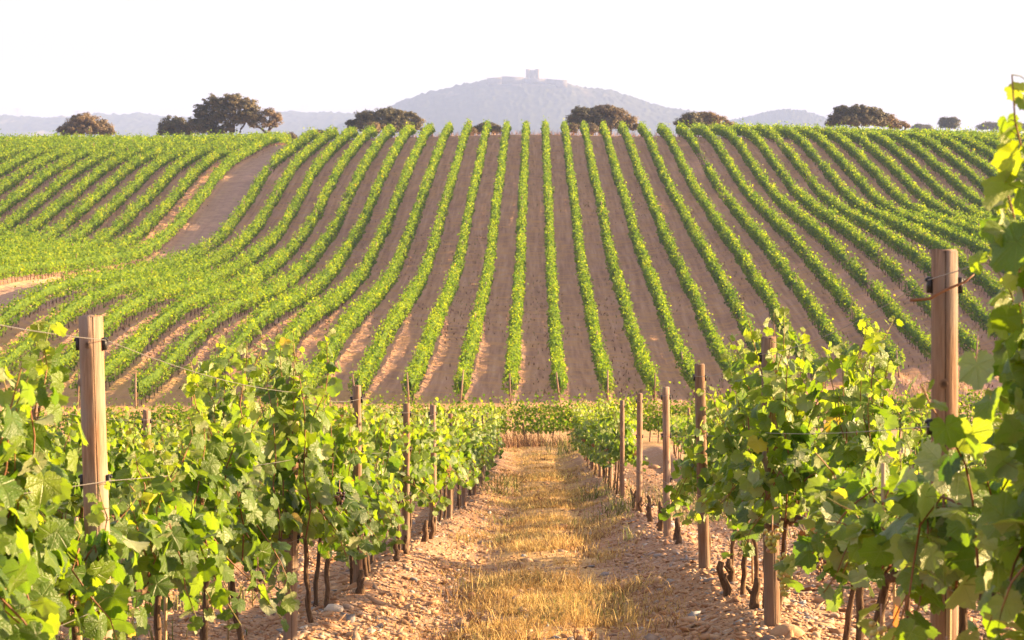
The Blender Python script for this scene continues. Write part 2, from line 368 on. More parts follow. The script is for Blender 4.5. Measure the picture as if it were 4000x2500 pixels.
build('ground', np.stack([GX, GD, GZ], -1).reshape(-1, 3), [Q], M['ground'], smooth_=True,
      attrs={'straw': A_straw.ravel(), 'far': smooth(100, 118, GD).ravel(), 'plain': smooth(345, 380, GD).ravel(),
             'track': (smooth(3.0, 1.6, np.abs(GX+37.5))*smooth(100, 118, GD)).ravel() if False else ((1-smooth(1.8, 2.9, np.abs(GX+37.5)))*smooth(100, 118, GD)).ravel()})['kind'] = 'structure'

# picture-plane helper: where a thing seen at (u, v) of the survey grid stands at distance d
def at(u, v, d): return (u-1265)*d/4700., d, (320-v)*d/4700.

# ------------------------------------------------------------------ far hills and castle
def hill_material():
    m, nt, out = new_mat('wooded_hillside'); tc = nt.nodes.new('ShaderNodeTexCoord'); ob = tc.outputs['Object']
    n1 = noise(nt, mapped(nt, ob, (.004, .002, .012)), 1., 4, .6); n2 = noise(nt, ob, .05, 4, .7)
    c = ramp(nt, n2, [(.3, (.016, .022, .014)), (.7, (.055, .060, .030))])
    c = mixc(nt, ramp(nt, n1, [(.56, (0, 0, 0)), (.68, (.8, .8, .8))]), c, (.34, .27, .18))
    principled(nt, out, c, .95, .1); return m
M['hill'] = hill_material()
def hill(name, prof, D, depth, wob, seed):
    r_ = np.random.default_rng(seed); pu, pv = np.array(prof, float).T
    nu_, nv = 420, 110
    u = np.linspace(pu[0], pu[-1], nu_); top = (320-np.interp(u, pu, pv))*D/4700.
    k = np.array([1, 2, 3, 2, 1.]); k /= k.sum(); top = np.convolve(np.pad(top, 2, 'edge'), k, 'valid')
    X = (u-1265)*D/4700.; v = np.linspace(-1, 1, nv); base = -52.
    prof_v = np.cos(v*np.pi/2)**.9
    Z = base+(top[None]-base)*prof_v[:, None]
    XX = np.broadcast_to(X, Z.shape); YY = D+depth*v[:, None]+0*Z
    g = sum(np.sin(XX*fx+YY*fy+p)*am for fx, fy, p, am in [(r_.uniform(.004, .02), r_.uniform(-.02, .02), r_.uniform(0, 6), 1.) for _ in range(8)])
    tree = r_.normal(0, 1, Z.shape); tree = tree+.9*np.roll(tree, 1, 1)+.5*np.roll(tree, 2, 1); tree = (tree+.7*np.roll(tree, 1, 0))/1.6
    Z = Z+wob*(.9*g*(1-prof_v[:, None])+.5*g*prof_v[:, None]*.3)+np.clip(tree, -.5, 3)*wob*.75*prof_v[:, None]
    i = np.arange(nv-1)[:, None]*nu_; j = np.arange(nu_-1)[None]
    Q = np.stack([i+j, i+j+1, i+nu_+j+1, i+nu_+j], -1).reshape(-1, 4)
    return tag(build(name, np.stack([XX, YY, Z], -1).reshape(-1, 3), [Q], M['hill'], smooth_=False), kind='structure')
hill('castle_hill', [(560, 372), (680, 338), (760, 312), (840, 286), (890, 270), (920, 257), (960, 238), (1000, 225), (1060, 214), (1100, 203), (1150, 193), (1200, 192), (1250, 191), (1300, 194), (1345, 200),
      (1380, 210), (1430, 215), (1480, 229), (1530, 247), (1580, 258), (1640, 268), (1720, 290), (1800, 330), (1860, 372)], 4700, 620, 2.6, 1)
hill('round_hill', [(1600, 372), (1660, 318), (1700, 294), (1740, 283), (1780, 275), (1815, 265), (1850, 261), (1890, 264), (1920, 273), (1950, 284), (2000, 300), (2080, 335), (2140, 372)], 5000, 420, 2.4, 2)
hill('western_hills', [(-420, 350), (-300, 290), (-120, 272), (0, 276), (60, 278), (120, 281), (180, 278), (240, 272), (300, 275), (335, 271), (370, 276), (440, 280), (520, 274), (600, 268), (680, 266), (740, 267), (800, 268), (850, 274), (900, 285), (990, 330), (1040, 366)], 5700, 700, 3.0, 3)

m, nt, out = new_mat('pale_castle_stone'); tc = nt.nodes.new('ShaderNodeTexCoord')
principled(nt, out, ramp(nt, noise(nt, tc.outputs['Object'], .25, 4), [(.3, (.13, .11, .095)), (.7, (.21, .18, .15))]), .9, .2); M['castle'] = m
x0, y0, z0 = at(1258, 190, 4700)
castle = tag(empty('castle', (x0, y0-120, z0)), 'pale stone castle with square keep and long curtain wall on the hilltop', 'castle')
def cyl(mb, x, y, z0_, z1, r, k=14): mb.tube([(x, y, z0_), (x, y, z1)], r, k)
w = MB(); w.box((-11, -11, -12), (11, 11, 17.5))
for s in (-1, 1):
    for q in range(-2, 3): w.box((q*4.4-1.1, s*10.2-.8, 17.5), (q*4.4+1.1, s*10.2+.8, 19)); 
w.build('keep', M['castle'], castle)
for sx in (-1, 1):
    for sy in (-1, 1):
        w = MB(); cyl(w, sx*11, sy*11, -12, 18.8, 4.6); cyl(w, sx*11, sy*11, 18.8, 19.8, 5.0)
        w.build('corner_tower', M['castle'], castle)
def wall_run(pts, y, thick, name='curtain_wall'):
    w = MB()
    for (xa, za, ta), (xb, zb, tb) in zip(pts[:-1], pts[1:]):
        V = [(xa, y, za), (xb, y, zb), (xb, y+thick, zb), (xa, y+thick, za), (xa, y, ta), (xb, y, tb), (xb, y+thick, tb), (xa, y+thick, ta)]
        w.add(V, [[(0,3,2,1),(4,5,6,7),(0,1,5,4),(1,2,6,5),(2,3,7,6),(3,0,4,7)]])
        for q in np.linspace(0.06, .94, 7):
            xm = xa+(xb-xa)*q; tm = ta+(tb-ta)*q; w.box((xm-1, y-.3, tm-.2), (xm+1, y+1.2, tm+1.1))
    return w.build(name, M['castle'], castle)
U = lambda u: (u-1258)*4580/4700.; Vz = lambda v: (190-v)*4580/4700.+.5
wall_run([(U(1152), Vz(208), Vz(192.5)), (U(1186), Vz(206), Vz(190))], -55, 3)
wall_run([(U(1186), Vz(206), Vz(188)), (U(1238), Vz(204), Vz(190))], -60, 3)
wall_run([(U(1238), Vz(204), Vz(193)), (U(1290), Vz(206), Vz(194)), (U(1338), Vz(210), Vz(198))], -62, 3)
w = MB(); w.box((U(1312), -70, Vz(214)), (U(1338), -58, Vz(197))); w.build('bastion', M['castle'], castle)
w = MB(); w.box((-26, -30, -14), (-12, 20, 0)); w.box((12, -30, -14), (24, 20, -4)); w.build('outwork', M['castle'], castle)

m, nt, out = new_mat('painted_steel'); principled(nt, out, (.30, .28, .28), .6, .4); M['steel'] = m
def mast(u, v0, v1, D, label):
    x, y, z = at(u, v0, D); h = (v0-v1)*D/4700.
    w = MB()
    for k in range(3):
        a = k*2.094; w.tube([(1.1*math.cos(a), 1.1*math.sin(a), -14), (1.1*math.cos(a), 1.1*math.sin(a), h)], .28, 4)
    n_ = 12
    for q in range(n_):
        for k in range(3):
            a, b = k*2.094, (k+1)*2.094; za = -14+(h+14)*q/n_; zb = -14+(h+14)*(q+1)/n_
            w.tube([(1.1*math.cos(a), 1.1*math.sin(a), za), (1.1*math.cos(b), 1.1*math.sin(b), zb)], .16, 3)
    tag(w.build('radio_mast', M['steel'], loc=(x, y, z)), label, 'mast', 'masts on the far ridge')
mast(715.5, 268, 238, 5650, 'taller of two thin radio masts on the blue ridge')
mast(730, 268, 239.5, 5680, 'shorter thin radio mast nearer the castle hill on the blue ridge')
def pylon(u, v0, v1, D, label):
    x, y, z = at(u, v0, D); h = (v0-v1)*D/4700.; w = MB()
    for sx in (-1, 1):
        for sy in (-1, 1): w.tube([(sx*5, sy*5, -10), (sx*1.3, sy*1.3, h*.7), (sx*.5, sy*.5, h)], .3, 4)
    for q, L in ((.66, 11), (.82, 14), (.95, 10)): w.tube([(-L, 0, h*q), (0, 0, h*q+1.4), (L, 0, h*q)], .35, 4)
    for q in range(6):
        t0, t1 = q/6*.7, (q+1)/6*.7; f = lambda t: 5-3.7*t/.7
        w.tube([(-f(t0), -f(t0), h*t0), (f(t1), -f(t1), h*t1)], .2, 3); w.tube([(f(t0), -f(t0), h*t0), (-f(t1), -f(t1), h*t1)], .2, 3)
    tag(w.build('power_pylon', M['steel'], loc=(x, y, z)), label, 'pylon', 'pylons on the far ridge')
pylon(46, 279, 256, 5600, 'faint lattice power pylon at the far end of the blue ridge')
pylon(187, 279, 262, 5600, 'faint lattice power pylon above the rounded reddish bush')

# ------------------------------------------------------------------ trees on the crest
DIAM = np.array([(0, 0, 0), (.42, .5, .1), (0, 1, -.08), (-.42, .5, .1)], float); DIAM_T = [np.array([(0, 1, 2, 3)])]
def leaf_soup(P, Nn, size, rnd, r_):
    tip = r_.normal(0, 1, P.shape)-np.array([0, 0, .5])
    return scatter(DIAM, DIAM_T, P, frames(Nn+r_.normal(0, .45, P.shape), tip), size, rnd)
def tree(name, label, u, vbase, D, lobes, mat, nclump, per, leaf, cat='tree', trunks=(), sink=.6, seed=0, tone=(.15, .95), spread=.36, group='trees on the crest'):
    """lobes: (u, v, ru, rv, brown and sunlit tone) in the survey grid, scaled to metres by D; depth from the width"""
    r_ = np.random.default_rng(seed+50); s = D/4700.
    x0 = (u-1265)*s; zb = float(gz0(x0, D)); zv = (320-vbase)*s
    z0 = min(zb, zv)-0.02
    root = tag(empty(name, (x0, D, z0)), label, cat, group)
    PP, NN, RR = [], [], []
    tot = sum(l[2]*l[3] for l in lobes)
    for (lu, lv, ru, rv, tn) in lobes:  # tn: browner foliage, with the sunlit side of the crown painted paler
        n = max(8, int(2.4*nclump*ru*rv/tot)); c = np.array([(lu-u)*s, 0, (320-lv)*s-z0]); rad = np.array([ru*s, max(ru, rv)*s*.9, rv*s])
        v = r_.normal(0, 1, (n, 3)); v /= np.linalg.norm(v, axis=1)[:, None]
        v[:, 2] = np.where(v[:, 2] < -.55, -v[:, 2], v[:, 2])
        rr = r_.uniform(.08, 1.02, n)**.55
        ctr = c+v*rad*rr[:, None]
        ctr += r_.normal(0, .06, ctr.shape)*rad
        cs = 1.2*spread*(.55+.9*r_.random(n))
        q = r_.normal(0, 1, (n, per, 3)); q /= np.linalg.norm(q, axis=2)[:, :, None]
        P = ctr[:, None]+q*cs[:, None, None]*(r_.random((n, per, 1))**.4)*np.array([1.15, 1.15, .75])
        PP.append(P.reshape(-1, 3)); NN.append((q+.5*v[:, None]+np.array([0, 0, .3])).reshape(-1, 3))
        RR.append(np.clip((r_.uniform(*tone, (n, 1))*.6+tn*.4+r_.normal(0, .12, (n, per))).ravel(), 0, 1))
    P = np.concatenate(PP); Nn = np.concatenate(NN); rn = np.concatenate(RR)
    keep = P[:, 2] > .15; P, Nn, rn = P[keep], Nn[keep], rn[keep]
    V, F, a, _ = leaf_soup(P, Nn, leaf*.85*r_.uniform(.6, 1.3, len(P)), rn, r_)
    build('crown', V, F, mat, root, {'rnd': a})
    for kk, path in enumerate(trunks or [[(u, vbase+2), (u+2, vbase-8), (lobes[0][0], lobes[0][1])]]):
        tb = MB()
        pts = np.array([((a_-u)*s, r_.normal(0, .15), (320-b_)*s-z0) for a_, b_ in path]); 
        if len(path) >= 3: 
            t = np.linspace(0, len(pts)-1, 9); pts = np.stack([np.interp(t, np.arange(len(pts)), pts[:, k]) for k in range(3)], 1); pts[1:-1] += r_.normal(0, .06, pts[1:-1].shape)
        h_ = path[0][2] if len(path[0]) > 2 else .30
        tb.tube(pts, np.linspace(h_, .07, len(pts)), 7)
        tb.build('trunk' if kk == 0 else 'limb', M['oak_bark'], root, smooth_=True)
    return root
tree('bushy_oak', 'low rounded reddish-brown oak standing alone beyond the crest under a pylon', 200, 328, 352,
     [(165, 310, 30, 22, .1), (200, 292, 42, 26, .7), (235, 305, 34, 22, .6), (200, 312, 70, 16, .3), (262, 316, 14, 10, .5)], M['oak_brown'], 150, 55, .30, seed=1)
tree('round_oak', 'dark dome-shaped oak leaning against the tallest oak', 416, 328, 352,
     [(412, 298, 32, 22, .05), (398, 310, 22, 18, .0), (440, 308, 22, 20, .1), (416, 314, 44, 14, 0)], M['oak'], 110, 60, .28, seed=2)
tree('tall_oak', 'tallest crest oak, broad crown with bare dark limbs showing through', 545, 327, 350,
     [(480, 268, 26, 24, .0), (505, 245, 24, 20, .15), (548, 246, 36, 26, .55), (585, 262, 32, 30, .75), (520, 280, 26, 20, .1), (562, 285, 30, 22, .6), (470, 298, 28, 26, .05), (602, 290, 18, 22, .8), (540, 305, 20, 14, .3), (505, 312, 34, 14, .1), (500, 292, 36, 22, .0), (530, 262, 40, 26, .2), (578, 284, 28, 26, .65), (490, 310, 40, 16, 0), (600, 276, 22, 20, .8)],
     M['oak'], 330, 60, .27, trunks=[[(548, 330), (546, 305), (530, 280), (505, 255)], [(548, 326), (556, 298), (560, 262)], [(560, 330), (572, 305), (592, 275)], [(510, 330), (500, 300), (486, 270)]], seed=3, spread=.36)
tree('sparse_oak', 'small sparse rusty oak with a forked leaning trunk beside the tallest oak', 636, 328, 350,
     [(640, 270, 18, 14, .9), (655, 282, 15, 16, .9), (622, 285, 13, 12, .8), (640, 296, 24, 10, .8)], M['oak_brown'], 70, 40, .22,
     trunks=[[(635, 331), (628, 312), (612, 300), (600, 290)], [(635, 331), (632, 314), (646, 300), (656, 284)], [(633, 320), (640, 296), (640, 272)]], seed=4, spread=.30)
tree('broad_oak', 'wide dark oak dome between the bare track and the castle hill', 912, 318, 352,
     [(870, 285, 34, 22, .05), (912, 277, 46, 20, .25), (955, 284, 36, 22, .55), (985, 296, 18, 20, .6), (840, 300, 22, 16, 0), (912, 300, 84, 20, .1)], M['oak'], 230, 60, .28, seed=5,
     trunks=[[(905, 320), (908, 300), (912, 280)], [(950, 320), (955, 300), (960, 285)]])
tree('dry_bush', 'small light brown bush in front of the wide dark oak dome', 884, 318, 340, [(884, 302, 16, 11, .8), (880, 310, 18, 9, .6)], M['oak_brown'], 40, 40, .2, cat='bush', seed=6, group='bushes on the crest')
tree('dry_bush', 'narrow brown bush below the lit side of the wide dark oak dome', 962, 318, 341, [(962, 309, 13, 11, .6)], M['oak_brown'], 30, 40, .2, cat='bush', seed=7, group='bushes on the crest')
tree('low_oak', 'flat low oak bush directly below the castle', 1150, 322, 350, [(1150, 302, 26, 11, .25), (1128, 309, 16, 10, .2), (1172, 309, 16, 10, .4)], M['oak'], 80, 50, .24, seed=8)
tree('dry_bush', 'tiny rust-red bush at the foot of the flat low oak', 1116, 322, 342, [(1116, 312, 8, 8, .5)], M['oak_brown'], 16, 40, .18, cat='bush', seed=18, group='bushes on the crest')
tree('twin_oak', 'dark oak joined to a taller brown one right of the castle', 1378, 318, 352, [(1372, 276, 30, 22, .0), (1352, 290, 18, 16, .05), (1400, 280, 24, 22, .1), (1376, 296, 40, 16, 0)], M['oak'], 150, 60, .27, seed=9)
tree('brown_oak', 'brown-topped oak joined to a dark one right of the castle', 1440, 318, 353, [(1425, 266, 26, 18, .6), (1450, 278, 34, 22, .7), (1478, 290, 24, 18, .8), (1440, 296, 54, 16, .4), (1500, 302, 14, 8, .7)], M['oak_brown'], 190, 60, .27, seed=10, tone=(0, .7))
for q, (u, v, ru, rv, lab) in enumerate(((1352, 305, 13, 13, 'rust-red bush under the dark half of the joined oaks'), (1397, 306, 15, 14, 'rust-red bush in the middle below the joined oaks'), (1425, 312, 12, 9, 'low rust-red bush right below the brown-topped oak'))):
    tree('dry_bush', lab, u, 320, 338+q, [(u, v, ru, rv, .2)], M['oak_brown'], 36, 45, .2, cat='bush', seed=20+q, group='bushes on the crest', tone=(.1, .6))
tree('twin_bush', 'dark oak bush half hidden behind vine tops between castle hill and round hill', 1630, 318, 352, [(1628, 284, 24, 17, .0), (1610, 296, 20, 14, 0), (1642, 298, 30, 12, .1)], M['oak'], 100, 55, .27, seed=11)
tree('brown_bush', 'brown spreading oak bush half hidden behind vine tops between two hills', 1678, 318, 354, [(1665, 278, 26, 13, .7), (1690, 288, 26, 14, .8), (1715, 298, 18, 9, .8), (1670, 298, 30, 10, .6)], M['oak_brown'], 110, 50, .25, seed=12)
tree('round_oak', 'dense dark round oak right of the round blue hill', 2022, 312, 352, [(1985, 276, 32, 24, .0), (2022, 268, 34, 19, .25), (2058, 280, 30, 24, .3), (2020, 290, 68, 18, .05), (1962, 292, 16, 14, 0)], M['oak'], 220, 60, .28, seed=13)
tree('sparse_oak', 'small brown oak at the foot of the dense dark round oak', 2096, 312, 353, [(2088, 288, 22, 17, .8), (2105, 296, 16, 12, .7)], M['oak_brown'], 70, 50, .25, seed=14)
tree('sapling_oak', 'thin open brown sapling beside the vines right of the round oak', 2130, 312, 353, [(2128, 294, 8, 7, .8), (2136, 299, 7, 6, .8), (2118, 300, 7, 6, .8)], M['oak_brown'], 26, 30, .22, seed=15, spread=.25)
tree('distant_tree', 'small grey-blue flat-topped tree alone on the far skyline', 2233, 312, 700, [(2222, 290, 13, 10, .1), (2244, 288, 14, 9, .1), (2233, 297, 22, 9, .1)], M['oak'], 90, 40, .5, seed=16, spread=.7)
for q, (u, v, ru, rv, lab) in enumerate(((2168, 303, 24, 7, 'pale low tree clump left of the flat-topped skyline tree'), (2330, 300, 32, 9, 'pale broad tree clump right of the flat-topped skyline tree'), (2398, 302, 24, 8, 'pale tree clump at the right end of the skyline'))):
    tree('distant_tree', lab, u, 314, 950+20*q, [(u, v, ru, rv, .1), (u+ru*.5, v+2, ru*.5, rv, .1)], M['oak'], 90, 40, .6, seed=30+q, spread=.9)
for q, (u, v, ru, rv, lab) in enumerate(((690, 324, 10, 8, 'dark brown bush just right of the bare track top'), (722, 325, 8, 6, 'small dark bush second from the bare track top'), (762, 318, 16, 9, 'green-grey bush left of the wide dark oak dome'))):
    tree('crest_bush', lab, u, 332, 345+q, [(u, v, ru, rv, .2), (u+4, v+3, ru, rv*.7, .3)], M['oak_brown'] if q != 2 else M['oak'], 36, 40, .22, cat='bush', seed=40+q, group='bushes on the crest', tone=(0, .5))

# dry weeds along the crest behind the row ends
m, nt, out = new_mat('dry_weed'); rn = attr(nt, 'rnd')
p = principled(nt, out, ramp(nt, rn, [(0, (.13, .055, .030)), (.5, (.26, .15, .08)), (.85, (.52, .37, .16)), (1, (.14, .17, .05))]), .85, .15); M['weed'] = m
def blades(name, X, D, hgt, wid_, lean, rnd, kind=True, zoff=0., mat=None):
    n = len(X); r_ = np.random.default_rng(n); Z = gz(X, D)+zoff
    a = r_.uniform(0, 6.28, n); dx, dy = np.cos(a), np.sin(a); l = lean*r_.random(n)*hgt
    b = r_.uniform(0, 6.28, n)
    P0 = np.stack([X-dx*wid_, D-dy*wid_, Z-.01], -1); P1 = np.stack([X+dx*wid_, D+dy*wid_, Z-.01], -1)
    P2 = np.stack([X+np.cos(b)*l*.4, D+np.sin(b)*l*.4, Z+hgt*.6], -1)
    P3 = np.stack([X+np.cos(b)*l, D+np.sin(b)*l, Z+hgt*np.sqrt(np.clip(1-(l/hgt)**2*.5, .2, 1))], -1)
    V = np.stack([P0, P1, P2+.35*(P1-P0), P2-.35*(P1-P0), P3], 1).reshape(-1, 3)
    k = np.arange(n)[:, None]*5
    o = build(name, V, [k+np.array([[0, 1, 2, 3]]), k+np.array([[3, 2, 4]])], mat or M['weed'], attrs={'rnd': np.repeat(rnd, 5)})
    return tag(o, kind='stuff')
n_ = 6000
o = blades('dry_weeds', rng.uniform(-46, 60, n_), rng.uniform(322, 338, n_), rng.uniform(.3, 1.25, n_)**1.3, .03, .6, np.clip(rng.normal(.38, .16, n_), 0, .9))
tag(o, 'tall reddish dry weeds along the top edge of the vine rows', 'dry weeds')
n_ = 9000
hx = rng.uniform(-34, 30, n_); o = blades('dry_grass', hx, 113+.42*hx+np.where(hx > 0, .012*hx*hx, 0)+rng.normal(0, 3.4, n_), rng.uniform(.12, .55, n_), .018, .7, np.clip(rng.normal(.72, .18, n_), 0, 1))
tag(o, 'dry orange grass on the headland below the far vine rows', 'dry grass')

n_ = 26000
hd = np.exp(rng.uniform(math.log(118), math.log(318), n_)); hx = rng.uniform(-1, 1, n_)*(.27*hd+2); pz = np.sin(hx*.21+hd*.05)+np.sin(hd*.11-hx*.13+2)+np.sin(hx*1.05+1); ok = (pz+rng.normal(0, .7, n_) > .5)
hx, hd = hx[ok], hd[ok]; green = rng.random(len(hx)) < .10
o = blades('dry_grass', hx, hd, rng.uniform(.08, .32, len(hx)), .05, 1.2, np.where(green, .98, np.clip(rng.normal(.62, .2, len(hx)), 0, .9)))
tag(o, 'dry grass and weeds scattered between the far vine rows', 'dry grass')
# ------------------------------------------------------------------ vine rows on the far slope
def row_ends(x):
    d0 = 120.5+.42*x+(.012*x*x if x > 0 else 0)
    if x > 25.5: d0 = 139+(x-25.5)*.5
    if x < -30: d0 = 109
    d1 = 316 if -36 < x < 25 else 326 if x >= 25 else 328
    return d0, d1
def noise1(t, r_, n=9, lo=.15, hi=3.):
    o = 0
    for _ in range(n):
        f = math.exp(r_.uniform(math.log(lo), math.log(hi))); o = o+np.sin(t*f+r_.uniform(0, 6.28))/(1+f*.4)
    return o/math.sqrt(n)
far_post_spots = []
def trellis_row(x, d0, d1, label, seed, gaps=(), across=None, hfac=1., group='vine rows on the far hillside', dens=1.0, leaf=None):
    """a trellised vine row; across=(y0): the row runs along x instead of along y"""
    r_ = np.random.default_rng(seed); L = d1-d0
    t_lo = np.arange(d0, d1, 1.0); dm = (.5*(d0+d1) if across is None else across)
    per = (135 if across is None else 230)*dens
    n = int(L*per)
    nv_ = int(L/1.15)+3; vh, vw, vd, vt = r_.normal(0, .13, nv_), r_.normal(0, .075, nv_), r_.uniform(.35, 1, nv_), r_.normal(0, .07, nv_); vd[r_.random(nv_) < .045] = .06
    t = r_.uniform(d0, d1, n)
    vi = ((t-d0)/1.15).astype(int); h = hfac*(1.66+vh[vi]+.17*noise1(t, r_, 10, .6, 7)); w = np.clip((.40 if x > -12 or across is not None else .47)+vw[vi]+.08*noise1(t, r_, 10, .6, 7), .15, .8); lo = .52+.10*noise1(t, r_, 6, .8, 5); cx = .07*noise1(t, r_, 5, .2, 2)
    vig = noise1(t, r_, 8, .05, .9)
    keep = r_.random(n) < vd[vi]**.6
    for a, b, f in gaps: keep &= ~((t > a) & (t < b) & (r_.random(n) > f))
    keep &= ~((vig < -1.35) & (r_.random(n) < .75))
    ph = r_.uniform(0, 2*np.pi, n); rr = np.sqrt(r_.uniform(.45, 1.05, n))
    ox = np.cos(ph)*w*rr; oz = (h+lo)/2+np.sin(ph)*(h-lo)/2*rr
    # shoots reaching out of the top
    sh = r_.random(n) < .16; oz = np.where(sh, h+r_.exponential(.17, n), oz); ox = np.where(sh, r_.normal(0, .20, n), ox)
    if across is None: X, D = x+cx+ox, t; out = np.stack([np.cos(ph), 0*t, np.sin(ph)], -1)
    else: X, D = t, across+cx+ox; out = np.stack([0*t, np.cos(ph), np.sin(ph)], -1)
    ends = np.minimum(t-d0, d1-t)
    P = np.stack([X, D, gz(X, D)+oz], -1)[keep]; out = out[keep]
    tone = np.clip(.52+vt[vi]+.13*noise1(t, r_, 6, .3, 2)+r_.normal(0, .17, n)+.10*np.sin(ph), .02, .9)[keep]
    tone = np.where(r_.random(len(tone)) < .004, r_.uniform(.93, .98, len(tone)), tone)
    size = (leaf or np.interp(D[keep], [70, 120, 200, 300], [.15, .175, .225, .27]))*r_.uniform(.65, 1.25, len(P))
    tip = r_.normal(0, .7, P.shape)+out*.4-np.array([0, 0, .7])
    V, F, a, _ = scatter(DIAM, DIAM_T, P, frames(out*.6+np.array([0, 0, .35])+r_.normal(0, .5, P.shape), tip), size, tone)
    root = tag(empty('vine_row', (0, 0, 0)), label, 'vine row', group)
    m_ = [V]; fs = list(F); at_ = [a]; off = len(V)
    # dark solid core, added to block light and darken the canopy inside
    tt = np.arange(d0+.3, d1-.2, .8); k = 6; aa = np.arange(k)/k*2*np.pi
    g = np.ones(len(tt))
    for p_, q_, f in gaps: g = np.where((tt > p_) & (tt < q_) & (f < .6), .15, g)
    rw = (.11+.06*r_.random((len(tt), k)))*g[:, None]; rh = (.30+.1*r_.random((len(tt), k)))*g[:, None]*hfac
    ca, sa = np.cos(aa)[None]*rw, np.sin(aa)[None]*rh
    if across is None: CX = x+ca; CD = np.broadcast_to(tt[:, None], CX.shape)
    else: CD = across+ca; CX = np.broadcast_to(tt[:, None], CD.shape)
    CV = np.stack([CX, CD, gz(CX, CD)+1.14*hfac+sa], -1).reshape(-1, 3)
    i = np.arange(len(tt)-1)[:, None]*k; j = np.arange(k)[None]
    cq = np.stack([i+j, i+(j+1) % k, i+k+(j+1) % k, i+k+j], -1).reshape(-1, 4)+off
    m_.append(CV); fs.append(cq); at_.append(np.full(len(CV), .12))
    if across is not None: m_, fs, at_ = m_[:1], fs[:1], at_[:1]
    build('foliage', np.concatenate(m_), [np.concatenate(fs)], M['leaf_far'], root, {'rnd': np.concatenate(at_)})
    # trunks
    tt = np.arange(d0+.4, d1-.3, 1.15); tt = tt+r_.normal(0, .08, len(tt))
    X, D = (np.full(len(tt), x)+r_.normal(0, .05, len(tt)), tt) if across is None else (tt, np.full(len(tt), across))
    Z = gz(X, D); k = 4; aa = np.arange(k)/k*2*np.pi; rad = r_.uniform(.022, .04, len(tt))
    lnx = r_.normal(0, .06, len(tt))
    B = np.stack([X[:, None]+np.cos(aa)*rad[:, None], D[:, None]+np.sin(aa)*rad[:, None], np.repeat(Z[:, None]-.05, k, 1)], -1)
    T = B+np.stack([lnx, lnx*.5, np.full(len(tt), .95)], -1)[:, None]
    V = np.concatenate([B, T], 1).reshape(-1, 3); i = np.arange(len(tt))[:, None]*2*k; j = np.arange(k)[None]
    q = np.stack([i+j, i+(j+1) % k, i+k+(j+1) % k, i+k+j], -1).reshape(-1, 4)
    tag(build('trunks', V, [q], M['vine_bark'], root, {'rnd': np.zeros(len(V))}), kind='stuff')
    return root
ks = [q+.5 for q in range(-28, 25) if q+.5 != -12.5]
for q in ks:
    x = q*3.0; d0, d1 = row_ends(x)
    gaps = []
    if q == 7.5: gaps = [(232, 246, .35), (262, 278, .06), (278, 286, .6), (292, 296, .1)]
    if q == -11.5: gaps = [(256, 261, .05), (206, 214, .4), (228, 232, .5)]
    if q == 11.5: gaps = [(276, 292, .4), (250, 255, .3)]
    if q in (9.5, 10.5): gaps = [(168, 172, .05), (181, 184, .2)]
    if q == 8.5: gaps = [(158, 161, .3), (187, 190, .1)]
    if q == 5.5: gaps = [(158, 160, .3)]
    n_tr = int(q+12.5) if q > -12.5 else int(-12.5-q)
    side = 'right' if q > -12.5 else 'left'
    lab = f'green vine row climbing the far hillside, {ordinal(n_tr)} to the {side} of the bare dirt track'
    trellis_row(x, d0, d1, lab, 1000+int(q*2), gaps)
    far_post_spots.append((x, d0-.15, True, lab, n_tr, side))
    r_ = np.random.default_rng(int(900+q*2))
    for dd in r_.choice(np.arange(d0+6, d1, 6.0), 4, replace=False): far_post_spots.append((x+r_.normal(0, .04), float(dd), False, lab, n_tr, side))
    far_post_spots.append((x+.2, d1+.2, False, lab, n_tr, side))
for q, (yy, xa, xb, hf, lab) in enumerate(((79.5, -20, -1.2, .82, 'vine row crossing the valley left of the path end'), (80, -.9, 2.0, 1.0, 'short vine stretch crossing the far end of the straw path'), (79.5, 2.4, 21, .95, 'vine row crossing the valley right of the path end'), (83, -22, 22, .9, 'second vine row crossing the valley behind the path end'))):
    trellis_row(0, xa, xb, lab, 500+q, (), across=yy, hfac=hf, group='vine rows crossing the valley floor', leaf=.13, dens=1.9)

pb = MB(); pb.tube([(0, 0, -.2), (0, 0, 1.0), (0, 0, 2.02)], [.055, .052, .048], 7, 0.)
far_post_mesh = None
for q, (x, d, end, lab, n_tr, side) in enumerate(far_post_spots):
    z = float(gz(x, d))
    if far_post_mesh is None:
        o = pb.build('trellis_post', M['post'], smooth_=True); far_post_mesh = o
    else:
        o = far_post_mesh.copy(); col.objects.link(o)
    o.location = (x, d, z); o.rotation_euler = (R(random.gauss(4 if end else 0, 2.5)), R(random.gauss(0, 2.5)), random.uniform(0, 6)); o.scale.z = random.uniform(.92, 1.06)
    if end: tag(o, f'end post at the foot of the {ordinal(n_tr)} vine row {side} of the bare dirt track', 'post', 'end posts of the far vine rows')
    else: tag(o, 'thin wooden post poking out of the leaves of a far vine row', 'post', 'posts in the far vine rows')

